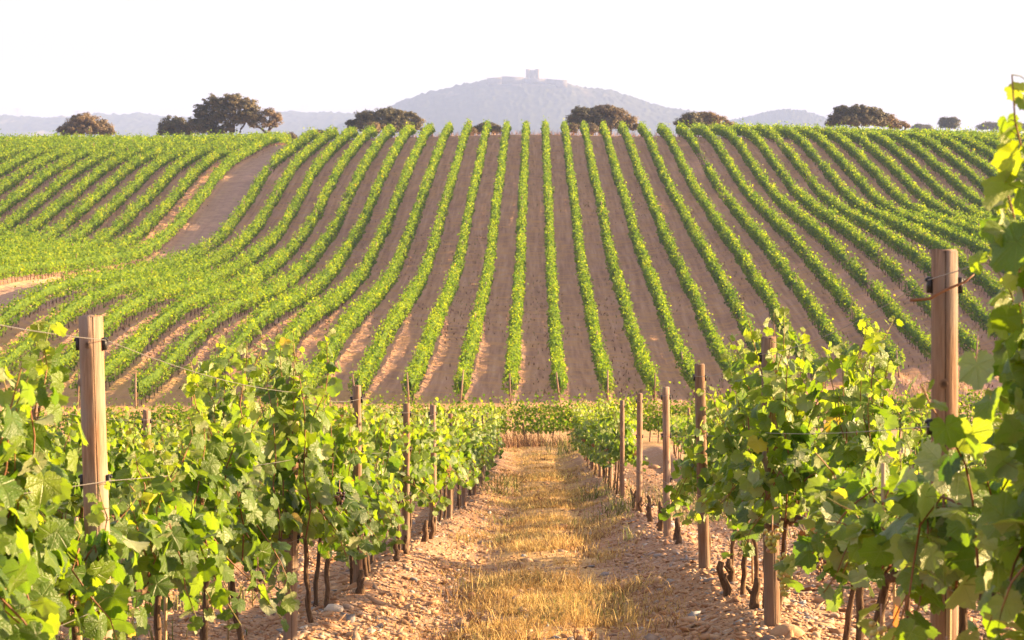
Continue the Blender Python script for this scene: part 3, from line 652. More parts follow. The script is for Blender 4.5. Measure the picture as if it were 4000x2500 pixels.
# ------------------------------------------------------------------ grapevines beside the path
def leaf_outline(n, teeth):
    ang = np.array([0, 14, 27, 38, 50, 64, 79, 91, 104, 120, 137, 150, 165, 178.]); rad = np.array([1, .90, .78, .84, .95, .84, .70, .76, .82, .70, .66, .60, .48, .12])
    th = np.linspace(-178, 178, n); r = np.interp(np.abs(th), ang, rad)
    if teeth: r = r*(1+.055*np.where(np.arange(n) % 2 == 0, 1, -1))
    return np.radians(th), r
def leaf_template(n, ring, seed):
    q = np.random.default_rng(seed); th, r = leaf_outline(n, ring)
    th = th+q.normal(0, .02, n)
    P = [(0., 0., 0.)]+([(.52*a*math.sin(t), .52*a*math.cos(t), 0) for t, a in zip(th, r)] if ring else [])+[(a*math.sin(t), a*math.cos(t), 0) for t, a in zip(th, r)]
    P = np.array(P); x, y = P[:, 0], P[:, 1]; rr = np.hypot(x, y); t = np.arctan2(x, y)
    f, d = q.choice([-.18, .12, .28, .45, .6]), q.uniform(.05, .5)
    P[:, 2] = -f*np.abs(x)**1.25-d*np.clip(y, 0, None)**2*.8+.10*rr**2*np.sin(3*t+q.uniform(0, 6))+.05*rr**2*np.sin(7*t+q.uniform(0, 6))+.12*x*q.normal()
    P[:, 0] *= q.uniform(.88, 1.05)
    i = np.arange(n-1)
    if ring: F = [np.stack([0*i, i+2, i+1], 1), np.stack([i+1, i+2, i+2+n, i+1+n], 1)]
    else: F = [np.stack([0*i, i+2, i+1], 1)]
    return P, F
LODS = {0: [leaf_template(35, True, 10+k) for k in range(9)], 1: [leaf_template(19, False, 30+k) for k in range(7)], 2: [leaf_template(9, False, 50+k) for k in range(5)]}
SLOPE = -.153
def vine_parts(seed, top, lo, halfw, lod, nsh=11, lscale=1.0, extra=(), length=1.15, dens=1.0, slope=SLOPE, bare=0.):
    """shoots, leaves and trunk of one vine about its own foot; the row runs along local y"""
    q = np.random.default_rng(seed)
    canes, P, NN, TT, SZ, TN = MB(), [], [], [], [], []
    ks_ = 5 if lod == 0 else 4 if lod == 1 else 3
    def shoot(p0, h, lean, hang=False, nodes=.055, tone0=.46, young=True):
        L = max(.25, h-p0[2]) if not hang else max(.2, p0[2]-h)
        n = 8; t = np.linspace(0, 1, n)
        wob = np.cumsum(q.normal(0, .022, (n, 2)), 0)
        pts = np.zeros((n, 3)); pts[:, 0] = p0[0]+lean[0]*t**1.3+wob[:, 0]; pts[:, 1] = p0[1]+lean[1]*t**1.3+wob[:, 1]
        pts[:, 2] = p0[2]+(L*(t-.10*t**4) if not hang else np.where(t < .3, .25*t, .075-(t-.3)*L*1.35))
        canes.tube(pts, np.linspace(.0052, .0022, n)*(1 if lod < 2 else 1.4), ks_, np.clip(np.repeat(t**2*.8, ks_)+q.uniform(-.1, .2), 0, 1), cap=False)
        length_ = L*(1.05 if not hang else 1.2); m_ = max(3, int(length_/nodes*dens))
        tt = np.linspace(.06, 1.0, m_); base = np.stack([np.interp(tt, t, pts[:, k]) for k in range(3)], 1)
        sgn = np.where(np.arange(m_) % 2 == 0, 1., -1.)
        for rep in range(2):
            use = np.ones(m_, bool) if rep == 0 else q.random(m_) < .75*(1-tt*.8)
            if bare: use &= q.random(m_) > bare
            k = use.sum()
            if not k: continue
            a = q.normal(0, .8, k)+np.where(q.random(k) < .5, 0, np.pi)       # towards one side of the row or the other
            o = np.stack([np.cos(a)*(.75+.5*q.random(k)), np.sin(a), q.normal(.12, .3, k)], -1)
            pet = q.uniform(.045, .11, k)*(1 if rep == 0 else 1.7)*(1.1-.7*tt[use])
            pos = base[use]+o*pet[:, None]
            o2 = o*[1, 1, 0]
            nn = .65*o2+np.array([.15, .0, .50])+q.normal(0, .60, (k, 3))
            tip = .35*o2+np.array([0, 0, -.75])+q.normal(0, .5, (k, 3))
            s = q.uniform(.048, .090, k)*lscale*(1-.55*np.clip(tt[use]-.55, 0, 1)/.45*(1 if not hang else .4))*(.9 if rep else 1)
            tn = tone0+q.normal(0, .15, k)+(.24*np.clip(tt[use]-.62, 0, 1)/.38 if young else 0)
            P.append(pos); NN.append(nn); TT.append(tip); SZ.append(s); TN.append(tn)
            if lod == 0 and rep == 0:
                for b_, c_ in zip(base[use], pos): canes.tube([b_, (b_+c_)/2+[0, 0, .006], c_], [.0018, .0015, .0013], 3, .95, cap=False)
    zc = .66
    for k in range(nsh):
        y = ((k+.5)/nsh*length-length/2)*(.80 if lod < 2 else 1)+q.normal(0, .04)
        h = (top(y) if callable(top) else top)+q.normal(0, .10)+slope*y
        shoot((q.normal(0, .04), y, zc+slope*y), h, (q.normal(0, halfw*.42), q.normal(0, .13)))
    for k in range(int(nsh*.75)):
        y = q.uniform(-length/2, length/2); s = q.choice([-1, 1]); l = (lo(y) if callable(lo) else lo)
        shoot((s*.05, y, zc+.22+slope*y), l+q.normal(0, .05)+slope*y, (s*halfw*q.uniform(.4, 1.05), q.normal(0, .1)), hang=True, tone0=.38, young=False)
    for (y, h, lx, ly) in extra:
        shoot((q.normal(0, .05), y, zc+.3+slope*y), h+slope*y, (lx, ly), nodes=.058, tone0=.5)
    P, NN, TT, SZ, TN = (np.concatenate(v) for v in (P, NN, TT, SZ, TN))
    # deep, low leaves age first
    u_ = q.random(len(P)); TN = np.where(u_ < .006, q.uniform(.93, .97, len(P)), TN); TN = np.where((u_ > .994) & (P[:, 2] < .9), 1., np.clip(TN, .02, .93) if False else TN)
    TN = np.clip(TN, .02, 1); TN = np.where((TN > .82) & (u_ > .006) & (u_ < .994), .80, TN)
    ls = LODS[lod]; pick = q.integers(0, len(ls), len(P)); Fr = frames(NN, TT)
    vs, ps, at_, lcs, off = [], {}, [], [], 0
    for k, (tm, fs) in enumerate(ls):
        s = pick == k
        if not s.any(): continue
        V, F, a, l = scatter(tm, fs, P[s], Fr[s], SZ[s], TN[s])
        for f in F: ps.setdefault(f.shape[1], []).append(f+off)
        vs.append(V); at_.append(a); lcs.append(l); off += len(V)
    fol = build('foliage', np.concatenate(vs), [np.concatenate(v) for v in ps.values()], M['leaf'], None, {'rnd': np.concatenate(at_)}, np.concatenate(lcs), smooth_=(lod == 0))
    cn = canes.build('canes', M['cane'], smooth_=True)
    tk = MB(); n = 11; t = np.linspace(0, 1, n)
    w = np.cumsum(q.normal(0, .008, (n, 2)), 0); ln = q.normal(0, .05, 2)
    pts = np.stack([w[:, 0]+ln[0]*(1-t), w[:, 1]+ln[1]*(1-t), -.06+t*.74], -1); pts[:, :2] -= pts[-1, :2]*t[:, None]**2
    rad = .0205*(1-.25*t)*(1+q.normal(0, .12, n)); rad[0] *= 1.35; rad[-1] *= 1.2
    tk.tube(pts, rad, 9)
    for s in (-1, 1):
        aa = np.linspace(0, 1, 6); tk.tube(np.stack([q.normal(0, .008, 6), s*aa*length*.48, .67+slope*s*aa*length*.48-.03*(1-aa)+q.normal(0, .008, 6)], -1), np.linspace(.022, .012, 6), 7)
    trk = tk.build('trunk', M['vine_bark'], smooth_=True)
    return trk, cn, fol
def assemble(parts, x, d, copy, label, group, rz=0., sz=1.0):
    root = tag(empty('grapevine', (x, d, float(gz(x, d)))), label, 'grapevine', group)
    root.rotation_euler.z = rz; root.scale = (1, 1, sz)
    for p in parts:
        c = p
        if copy: c = p.copy(); col.objects.link(c)
        c.parent = root
    return root
# heights along the two path rows, read as metres above the soil at distance d
TOPS = {'L1': ([4, 6, 7, 7.6, 8.4, 9.3, 10, 11, 12, 13, 14, 15.5, 18, 22, 28, 80], [1.55, 1.58, 1.55, 1.05, 1.0, 1.40, 1.45, 1.62, 1.98, 1.98, 1.70, 1.45, 1.60, 1.68, 1.78, 1.85]),
        'R1': ([3.5, 4.6, 5.4, 6.2, 7, 8, 9.3, 10.2, 11, 12, 13, 14, 15.5, 18, 20, 22, 80], [2.0, 2.0, 1.75, 1.12, .90, .92, 1.08, 1.40, 1.85, 1.88, 1.78, 1.6, 1.42, 1.45, 1.4, 1.5, 1.82])}
EXTRA = {('L1', 7.05): [(.40, 1.88, .12, .03), (.35, 1.75, .06, .05), (.44, 1.8, .15, .05), (.3, 1.7, 0, 0)], ('L1', 10.0): [(.0, 1.72, .03, .05), (.1, 1.55, -.05, 0)], ('L1', 11.8): [(.2, 2.08, -.06, .1), (-.1, 2.02, .05, .0), (.4, 2.1, .08, .15)], ('L1', 12.9): [(0, 2.08, .12, .1), (-.2, 2.05, 0, 0)],
         ('R1', 5.0): [(0, 2.10, -.15, 0), (-.2, 1.90, -.20, 0), (-.35, 1.75, -.2, -.1), (.2, 1.75, -.17, 0), (-.1, 2.16, -.12, 0), (-.3, 2.0, -.15, 0), (.1, 1.9, -.18, 0)], ('R1', 10.9): [(.0, 1.98, .05, 0), (.2, 1.9, .1, 0), (-.3, 1.95, .18, .1)], ('R1', 12.2): [(.2, 2.02, 0, .1), (-.2, 2.0, .10, -.05)], ('R1', 13.2): [(0, 1.95, -.05, .2)],
         ('R1', 22.0): [(.5, 1.85, -.05, .5)], ('L1', 15.6): [(.2, 1.75, .1, 0)]}
POSTS = {  # distance, height, top lean x, radius
 'L1': [(8.2, 1.87, -.017, .051), (12.5, 1.70, .03, .040), (16.9, 1.76, .0, .040), (22.4, 1.70, .02, .042), (27.6, 1.76, .0, .046), (32, 1.72, .02, .042), (37.5, 1.7, -.03, .04), (43, 1.75, 0, .042), (49, 1.72, .03, .04), (55, 1.75, 0, .04), (61, 1.72, 0, .04), (68.6, 1.75, -.04, .045)],
 'R1': [(6.6, 1.77, -.035, .046), (11.85, 1.75, -.043, .044), (17.2, 1.80, -.058, .044), (22.8, 1.74, -.03, .045), (30.3, 1.84, .0, .044), (37.6, 1.88, -.01, .042), (44, 1.75, .02, .042), (51, 1.75, 0, .042), (58, 1.75, 0, .042), (65, 1.75, 0, .042), (71.5, 1.75, -.05, .045)],
 'L2': [(11, 1.6, 0, .04), (17.6, 1.85, .04, .045), (22.7, 1.78, .0, .044), (29, 1.7, .02, .042), (36, 1.7, 0, .042), (44, 1.7, 0, .042), (54, 1.7, 0, .042), (64, 1.7, 0, .042)],
 'R2': [(16.2, 1.65, 0, .044), (21.9, 1.78, .01, .042), (27.8, 1.72, -.16, .042), (34.5, 1.7, .05, .042), (42, 1.7, 0, .042), (51, 1.7, 0, .042), (60, 1.7, 0, .042), (70, 1.7, 0, .042)],
 'L3': [(27, 1.7, 0, .042), (34, 1.7, 0, .042), (42, 1.7, 0, .042), (52, 1.7, 0, .042), (62, 1.7, 0, .042)]}
ROWP = {'L1': 'the unbroken row edging the path', 'R1': 'the path row with bare posts', 'L2': 'the row behind the unbroken path row', 'R2': 'the row behind the bare posts', 'L3': 'the farthest row behind the unbroken path row'}
def place_label(row, d, what):
    ps = [p[0] for p in POSTS[row]]; k = sum(p <= d for p in ps)
    nb = sum(1 for v in VD[row] if (ps[k-1] if k else -9) <= v < d)+1
    if k == 0: return f'{what}, {ordinal(nb)} before the nearest post of {ROWP[row]}'
    return f'{what}, {ordinal(nb)} past the {"nearest" if k == 1 else ordinal(k)} post of {ROWP[row]}'
VD = {}
for row, a, b, st in (('L1', 4.7, 68, 1.15), ('R1', 4.0, 71, 1.15), ('L2', 13.5, 66, 1.2), ('R2', 19.5, 70, 1.2), ('L3', 25, 64, 1.3)):
    v, d = [], a; q = np.random.default_rng(len(row)+ord(row[0])+ord(row[1]))
    while d < b:
        ok = True
        if row == 'R1' and 18.7 < d < 38.4: ok = False                 # the bare stretch: posts and stumps only
        if row == 'R2' and (d < 17 or 24 < d < 27 or q.random() < .12): ok = False
        if row == 'L1' and abs(d-8.35) < .3: d += .2
        if ok: v.append(d)
        d += st+q.normal(0, .06)
    VD[row] = v
variants = {}
def variant(kind, k):
    key = (kind, k)
    if key not in variants:
        if kind == 'mid': variants[key] = [vine_parts(300+k, 1.62, .50, .36, 1, 11, 1.08), False]
        elif kind == 'far': variants[key] = [vine_parts(400+k, 1.72, .50, .40, 2, 10, 1.3, dens=.85), False]
        elif kind == 'sparse': variants[key] = [vine_parts(450+k, 1.45, .58, .32, 2, 8, 1.25, dens=.62), False]
    return variants[key]
SHIFT = [('L1', 16.95, 70, -.13), ('R1', 11.9, 20, .08), ('L1', 6.0, 8.25, -.06), ('R1', 9.3, 11.84, .36), ('R1', 15.3, 17.2, .16), ('L1', 15, 16.9, -.20), ('L1', 20.2, 22.4, -.12), ('L1', 25.2, 27.6, -.2), ('L1', 10.6, 12.45, -.20)]     # vines hanging off the far side of their wires
bunch_spots = []
for row in ('L1', 'R1', 'L2', 'R2', 'L3'):
    grp = 'grapevines beside the path' if row in ('L1', 'R1') else 'grapevines in the rows behind'
    for idx, d in enumerate(VD[row]):
        q = np.random.default_rng(int(d*100)+ord(row[0])*7+int(row[1]))
        x = float(row_x(row, d))+q.normal(0, .03)
        for r0, a_, b_, s_ in SHIFT:
            if r0 == row and a_ < d < b_: x += s_
        if row in TOPS and d < 21:
            tx, ty = TOPS[row]; ex = []
            for (r0, dd), e_ in EXTRA.items():
                if r0 == row and abs(dd-d) < .58: ex += e_
            what = 'tall-shooted grapevine' if ex else 'low grapevine' if np.interp(d, tx, ty) < 1.25 else 'leafy grapevine'
            pr = vine_parts(int(d*97)+ord(row[0]), (lambda y, d=d: float(np.interp(d+y, tx, ty))), .36+q.uniform(-.06, .18), .30 if row == 'R1' and d < 7 else .16 if row == 'L1' and 6 < d < 8.25 else .22 if row == 'R1' and 9.3 < d < 11.84 else .26 if row == 'L1' and 10.6 < d < 12.45 else .34, 0 if d < 17.5 else 1, 11 if d < 14.5 else 12, 1.10 if d < 7.5 else 1.06, ex)
            o = assemble(pr, x, d, False, place_label(row, d, what), grp)
        else:
            kind = 'mid' if d < 27 and row in ('L1', 'R1') else 'sparse' if row == 'R2' else 'far'
            vr = variant(kind, int(q.integers(0, 7)))
            o = assemble(vr[0], x, d, vr[1], place_label(row, d, 'leafy grapevine' if kind != 'sparse' else 'thin grapevine'), grp, q.normal(0, .07), q.uniform(.92, 1.08)*(1.0 if d < 27 else 1.04) if row != 'R2' else q.uniform(.8, 1.1))
            vr[1] = True
        if row in ('L1', 'R1') and d < 16 and q.random() < .45:
            sb = MB(); sx = q.normal(0, .03); sb.tube([(sx, .05, -.05), (sx+q.normal(0, .03), .05+q.normal(0, .03), 1.05)], .009, 6)
            sb.build('stake', M['stake'], o, smooth_=True)
        VDroot = o; bunch_spots.append((row, d, o))

# ------------------------------------------------------------------ posts, clips, wires
def post_mesh(h, rad, lean, seed, fine):
    q = np.random.default_rng(seed); b = MB()
    n = 22 if fine else 11; ang = np.linspace(0, 2*np.pi, n, endpoint=False)
    cr = [q.uniform(4.2, 5.1)]                 # the drying crack turned to the path
    ang = np.sort(np.r_[ang, [c+dd for c in cr for dd in (-.12, -.05, 0, .05, .12)]] % (2*np.pi)); k = len(ang)
    m_ = 15; zz = np.linspace(-.25, h, m_)
    ecc = 1+.05*np.sin(2*ang+q.uniform(0, 6)); V, rn = [], []
    for i_, z in enumerate(zz):
        t = (z+.25)/(h+.25); r = rad*(1.10-.12*t)*ecc*(1+q.normal(0, .008, k))
        c = np.zeros(k)
        for w_, c0 in enumerate(cr):
            s = np.exp(-((np.angle(np.exp(1j*(ang-c0-.10*math.sin(t*4+w_)*0)))/.03)**2)); on = 1. if w_ == 0 else float(t > .55)
            c = np.maximum(c, s*on*(.9 if .04 < t else 0))
        r = r*(1-.07*c)
        V.append(np.stack([np.cos(ang)*r+lean*max(z, 0)/h, np.sin(ang)*r, np.full(k, z)+(q.normal(0, .004, k) if i_ == m_-1 else 0)], -1)); rn.append(c)
    V = np.concatenate(V+[np.array([[lean, 0, h+.002]])]); rn = np.r_[np.concatenate(rn), 0]
    i = np.arange(m_-1)[:, None]*k; j = np.arange(k)[None]
    Q = np.stack([i+j, i+(j+1) % k, i+k+(j+1) % k, i+k+j], -1).reshape(-1, 4); jj = np.arange(k)
    T = np.stack([jj+(m_-1)*k, (jj+1) % k+(m_-1)*k, np.full(k, m_*k)], -1)
    b.add(V, [Q, T], rn)
    # knots
    for _ in range(3 if fine else 0):
        a, z = q.uniform(3.4, 6.0), q.uniform(.5, h-.1); r = rad*(1.03)
        c = np.array([math.cos(a)*r+lean*z/h, math.sin(a)*r, z]); u = np.array([-math.sin(a), math.cos(a), 0]); w = np.array([0, 0, 1.]); o_ = np.array([math.cos(a), math.sin(a), 0])
        t = np.linspace(0, 2*np.pi, 8, endpoint=False)
        ringv = np.concatenate([c+(np.cos(t)[:, None]*u*s*.8+np.sin(t)[:, None]*w*s)+o_*f for s, f in ((.022, -.004), (.012, .006), (.006, .004))])
        i = np.arange(2)[:, None]*8; j = np.arange(8)[None]
        b.add(ringv, [np.stack([i+j, i+(j+1) % 8, i+8+(j+1) % 8, i+8+j], -1).reshape(-1, 4), np.array([np.arange(8)+16])], np.repeat([.0, .35, .75], 8))
    return b
WIRE_H = (.66, 1.18, None)
POST_TOP = {}
for row, pl in POSTS.items():
    for k, (d, h, lean, rad) in enumerate(pl):
        x = float(row_x(row, d)); z = float(gz(x, d)); fine = d < 20
        desc = 'thick weathered wooden post with black wire clips' if d < 9 else 'bare weathered wooden post' if row == 'R1' and 20 < d < 40 else 'leaning grey wooden post' if abs(lean) > .1 else 'brown wooden post among vine leaves'
        root = tag(empty('trellis_post', (x, d, z)), f'{desc}, {"nearest" if k == 0 else ordinal(k+1)} in {ROWP[row]}', 'post', 'posts of the near trellis rows')
        post_mesh(h, rad, lean, int(d*31)+ord(row[0]), fine).build('pole', M['post'], root, smooth_=True)
        if d < 42:
            for zz, sides in ((h-.115, (-1, 1)), (1.18, (-1, 1)), (.66, (1,)))[:3 if d < 26 else 2]:
                for s in sides:
                    c = MB(); cx = s*(rad*1.0)+lean*zz/h
                    lo_, hi_ = (cx-.004, -.014, zz-.026), (cx+.012, .014, zz+.026)
                    if s < 0: lo_, hi_ = (cx-.012, -.014, zz-.026), (cx+.004, .014, zz+.026)
                    c.box(lo_, hi_); e0 = hi_[0] if s > 0 else lo_[0]
                    c.box((e0-.001, -.009, zz+.012), (e0+.007*s, .009, zz+.022) ) if s > 0 else c.box((e0-.007, -.009, zz+.012), (e0+.001, .009, zz+.022))
                    c.build('clip', M['clip'], root)
        POST_TOP[(row, k)] = (x, d, z, h, lean, rad)
def wire(row, level, label):
    w = MB(); pts = []
    info = [POST_TOP[(row, k)] for k in range(len(POSTS[row]))]
    side = 1 if row[0] == 'L' else -1
    def p(i_):
        x, d, z, h, lean, rad = i_; hh = h-.10 if level == 2 else WIRE_H[level]
        return np.array([x+lean*hh/h+side*(rad+.012), d-.0, z+hh])
    P = [p(i_) for i_ in info]
    d0 = 3.2 if row in ('L1', 'R1') else max(8., info[0][1]-5)
    s0 = P[0].copy(); dz = float(gz(row_x(row, d0), d0))-info[0][2]; s0[1] = d0; s0[0] = float(row_x(row, d0))+side*.05; s0[2] = P[0][2]+dz+(.06 if level == 2 else 0)
    P = [s0]+P
    for a_, b_ in zip(P[:-1], P[1:]):
        for t in np.linspace(0, 1, 9)[:-1]: pts.append(a_+(b_-a_)*t-np.array([0, 0, .05*4*t*(1-t)*(1.0 if level == 2 else .3)*min(1, (b_[1]-a_[1])/5)]))
    pts.append(P[-1]); w.tube(pts, .0016, 4)
    o = tag(w.build('trellis_wire', M['wire']), label, 'wire', 'trellis wires of the near rows')
    return o, P
for row in POSTS:
    for level, nm in enumerate(('lowest', 'middle', 'top')):
        if level == 0 and row in ('L2', 'L3', 'R2'): continue
        wire(row, level, f'{nm} trellis wire strung along {ROWP[row]}')

# ------------------------------------------------------------------ grapes, stumps, stones, grass
def ico(sub):
    t = (1+5**.5)/2
    V = [(-1,t,0),(1,t,0),(-1,-t,0),(1,-t,0),(0,-1,t),(0,1,t),(0,-1,-t),(0,1,-t),(t,0,-1),(t,0,1),(-t,0,-1),(-t,0,1)]
    F = [(0,11,5),(0,5,1),(0,1,7),(0,7,10),(0,10,11),(1,5,9),(5,11,4),(11,10,2),(10,7,6),(7,1,8),(3,9,4),(3,4,2),(3,2,6),(3,6,8),(3,8,9),(4,9,5),(2,4,11),(6,2,10),(8,6,7),(9,8,1)]
    V = [np.array(v)/np.linalg.norm(v) for v in V]
    for _ in range(sub):
        mem, nf = {}, []
        def mid(a, b):
            k = (min(a, b), max(a, b))
            if k not in mem: v = V[a]+V[b]; mem[k] = len(V); V.append(v/np.linalg.norm(v))
            return mem[k]
        for a, b, c in F: ab, bc, ca = mid(a, b), mid(b, c), mid(c, a); nf += [(a, ab, ca), (b, bc, ab), (c, ca, bc), (ab, bc, ca)]
        F = nf
    return np.array(V), np.array(F)
IV, IF = ico(1); I0, F0 = ico(0)
m, nt, out = new_mat('white_grape_skin'); p = principled(nt, out, ramp(nt, attr(nt, 'rnd'), [(0, (.34, .36, .07)), (.5, (.45, .38, .10)), (.8, (.36, .20, .12)), (1, (.06, .03, .04))]), .35, .5)
p.inputs['Subsurface Weight'].default_value = .25; p.inputs['Subsurface Radius'].default_value = (.006, .006, .002); p.inputs['Subsurface Scale'].default_value = .5; M['grape'] = m
def bunch(parent, x, y, z, n, L, seed, dark=0.):
    q = np.random.default_rng(seed); b = MB(); k = 0
    for i_ in range(n):
        t = q.random(); r = .042*(1-.65*t)*math.sqrt(q.uniform(.35, 1)); a = q.uniform(0, 6.28); s = q.uniform(.0085, .0115)
        b.add(IV*s+[x+r*math.cos(a), y+r*math.sin(a), z-t*L], [IF], float(np.clip(q.normal(.35+dark, .25), 0, 1)))
    b.tube([(x, y, z+.07), (x, y, z+.02), (x, y, z-L*.8)], .003, 4, .8)
    return b.build('grape_bunch', M['grape'], parent, smooth_=True)
def near_vine(row, d): return min((b for b in bunch_spots if b[0] == row), key=lambda b: abs(b[1]-d))[2]
for row, d, x, y, z, n, L, dk in (('R1', 8.0, -.30, .05, .62, 70, .17, .0), ('R1', 8.0, -.34, .20, .70, 34, .09, -.1), ('R1', 6.0, -.28, -.05, .55, 64, .16, .15), ('R1', 5.0, -.33, .1, .52, 60, .15, .3), ('L1', 7.1, .28, .05, .48, 60, .15, .45), ('L1', 10.6, .26, .1, .62, 36, .11, .6), ('R1', 11.0, -.22, -.2, .60, 46, .13, .5), ('L1', 13.0, .3, .1, .95, 30, .09, .7)):
    bunch(near_vine(row, d), x, y, z, n, L, int(d*10)+n, dk)

for q_, (row, d, off, h) in enumerate([('R1', dd, o_, h_) for dd, o_, h_ in ((12.6, .10, .22), (13.0, .0, .17), (14.2, -.05, .2), (15.1, .05, .16), (20.9, 0, .22), (21.7, .04, .2), (24.0, -.04, .24), (25.3, .03, .26), (26.6, 0, .2), (28.4, .05, .24), (29.5, 0, .2), (32.0, -.03, .24), (34.5, .03, .2))]+[('L1', dd, o_, h_) for dd, o_, h_ in ((16.2, .12, .16), (20.6, .1, .2), (21.6, .08, .18), (24.3, .12, .22), (25.4, .1, .24), (26.3, .12, .2))]):
    q = np.random.default_rng(q_+70); x = float(row_x(row, d))+off; b = MB(); n = 7; t = np.linspace(0, 1, n)
    pts = np.stack([np.cumsum(q.normal(0, .016, n)), np.cumsum(q.normal(0, .012, n)), -.06+t*(h*1.25+.06)], -1); rd = np.linspace(.042, .020, n)*(1+q.normal(0, .15, n))
    b.tube(pts, rd, 8)
    if q.random() < .5: b.tube([pts[3], pts[3]+[q.normal(0, .05), q.normal(0, .03), .07]], [.014, .009], 6)
    k = sum(p_[0] <= d for p_ in POSTS[row]); prev = [v for v in ((12.6, 13.0, 14.2, 15.1, 20.9, 21.7, 24.0, 25.3, 26.6, 28.4, 29.5, 32.0, 34.5) if row == 'R1' else (16.2, 20.6, 21.6, 24.3, 25.4, 26.3)) if POSTS[row][k-1][0] <= v < d]
    tag(b.build('vine_stump', M['vine_bark'], loc=(x, d, float(gz(x, d))), smooth_=True), f'cut dead vine stump, {ordinal(len(prev)+1)} past the {ordinal(k)} post of {ROWP[row]}', 'stump', 'dead vine stumps along the path')

# a dry cane hooked on the wire of the thick post on the bare-post side
x, d, z, h, lean, rad = POST_TOP[('R1', 0)]
b = MB(); b.tube([(-.125, -.075, h-.16), (-.06, -.072, h-.155), (-.015, -.068, h-.13), (.055, -.066, h-.10), (.085, -.064, h-.075)], [.006, .0055, .005, .004, .003], 6, .3)
tag(b.build('dry_cane', M['cane'], loc=(x+lean, d, z), smooth_=True), 'dry broken cane hooked across the thick cracked post near the path', 'twig')

# stones
m, nt, out = new_mat('field_stone'); tc = nt.nodes.new('ShaderNodeTexCoord'); rn = attr(nt, 'rnd')
c = ramp(nt, rn, [(0, (.27, .135, .07)), (.35, (.43, .245, .135)), (.6, (.54, .355, .22)), (.8, (.32, .24, .19)), (.9, (.26, .27, .29)), (.96, (.55, .48, .40)), (1, (.66, .60, .54))])
nn = noise(nt, tc.outputs['Object'], 40, 3); c = mixc(nt, math_(nt, 'MULTIPLY', nn, .5), c, mixc(nt, 1., c, (.5, .45, .42), 'MULTIPLY'))
principled(nt, out, c, .85, .25, bump(nt, nn, .6, .01)); M['stone'] = m
n_ = 80000
d = np.exp(rng.uniform(math.log(8.2), math.log(62), n_)); x = rng.uniform(-1, 1, n_)*(.27*d+.6)
pcn = np.abs(x-bend(d)+.06)/(.45+.012*d)
keep = rng.random(n_) < np.where(pcn < 1, .30, 1.0)
x, d = x[keep], d[keep]; n_ = len(x)
size = np.exp(rng.normal(math.log(.0100), .58, n_))*(1+d*.022); size = np.clip(size, .004, .06)
vs, fs, at_, off = [], [], [], 0
for k in range(6):
    s = np.arange(n_) % 6 == k; tm = I0*(1+np.random.default_rng(k).normal(0, .27, (12, 1)))*[1.3, .85, .34]
    ph = rng.uniform(0, 6.28, s.sum()); tl = rng.normal(0, .3, (s.sum(), 2))
    Fr = frames(np.concatenate([tl, np.ones((s.sum(), 1))], 1), np.stack([np.cos(ph), np.sin(ph), 0*ph], -1))
    V, F, a, _ = scatter(tm, [F0], np.stack([x[s], d[s], gz(x[s], d[s])+size[s]*.1], -1), Fr, size[s], rng.beta(1.6, 1.8, s.sum()))
    vs.append(V); fs.append(F[0]+off); at_.append(a); off += len(V)
tag(build('gravel', np.concatenate(vs), [np.concatenate(fs)], M['stone'], attrs={'rnd': np.concatenate(at_)}), 'loose stone chips and small rocks strewn over the soil', 'gravel', kind='stuff')
for q_, (u, v, dd, s, tn, lab) in enumerate(((1549, 1095, 62, .16, .45, 'rounded tan rock lying far behind the bare posts'), (707, 1515, 11.9, .07, .3, 'brown rock at the path edge below the unbroken row'), (1868, 1500, 11.3, .08, .5, 'pale tan rock at the foot of the second post with cracked wood'),
        (845, 1375, 16.8, .08, .35, 'dark rock beside the third post of the unbroken row'), (1330, 1200, 30, .09, .2, 'dark flat rock on the straw path'), (780, 1400, 14.6, .06, .97, 'pale white rock between trunks of the unbroken row'), (1590, 1240, 25.5, .07, 1., 'white rock by the stumps below the bare posts'), (1960, 1270, 15.6, .08, .55, 'tan rock on the soil behind the tall-shooted vines'))):
    q = np.random.default_rng(q_); V = IV*(1+q.normal(0, .09, (len(IV), 1)))*[1.2, .9, .62]*s; xx = (u-1265)*dd/4700.
    tag(build('rock', V, [IF], M['stone'], attrs={'rnd': np.full(len(V), tn)}, loc=(xx, dd, float(gz(xx, dd))+s*.22)), lab, 'rock', 'larger rocks on the soil')

# straw-dry grass down the middle of the path, in tufts
m, nt, out = new_mat('straw'); rn = attr(nt, 'rnd'); c = ramp(nt, rn, [(0, (.16, .085, .04)), (.3, (.38, .23, .085)), (.65, (.60, .42, .15)), (.93, (.72, .55, .24)), (1, (.20, .26, .05))])
p = principled(nt, None, c, .7, .3); tr = nt.nodes.new('ShaderNodeBsdfTranslucent'); nt.links.new(c, tr.inputs[0]); mx = nt.nodes.new('ShaderNodeMixShader'); mx.inputs[0].default_value = .25
nt.links.new(p.outputs[0], mx.inputs[1]); nt.links.new(tr.outputs[0], mx.inputs[2]); nt.links.new(mx.outputs[0], out.inputs[0]); M['straw'] = m
nt_ = 5200; per = 24
td = np.exp(rng.uniform(math.log(8.5), math.log(78), nt_)); hw_ = .42+.012*td; tx = bend(td)-.06+np.clip(rng.normal(0, .62, nt_), -1.6, 1.6)*hw_
patch = np.sin(tx*2.3+td*.8)+np.sin(td*.45+1)+np.sin(tx*4.3-td*1.3+2)+.6*np.sin(td*2.1+tx*3); ok = patch+rng.normal(0, .6, nt_) > .3; td, tx, patch = td[ok], tx[ok], patch[ok]
tt = np.clip(.50+.12*patch+rng.normal(0, .20, len(td)), .05, .93); tt = np.where(rng.random(len(td)) < .07, .06, tt); tt = np.where(rng.random(len(td)) < .05, .08, tt)
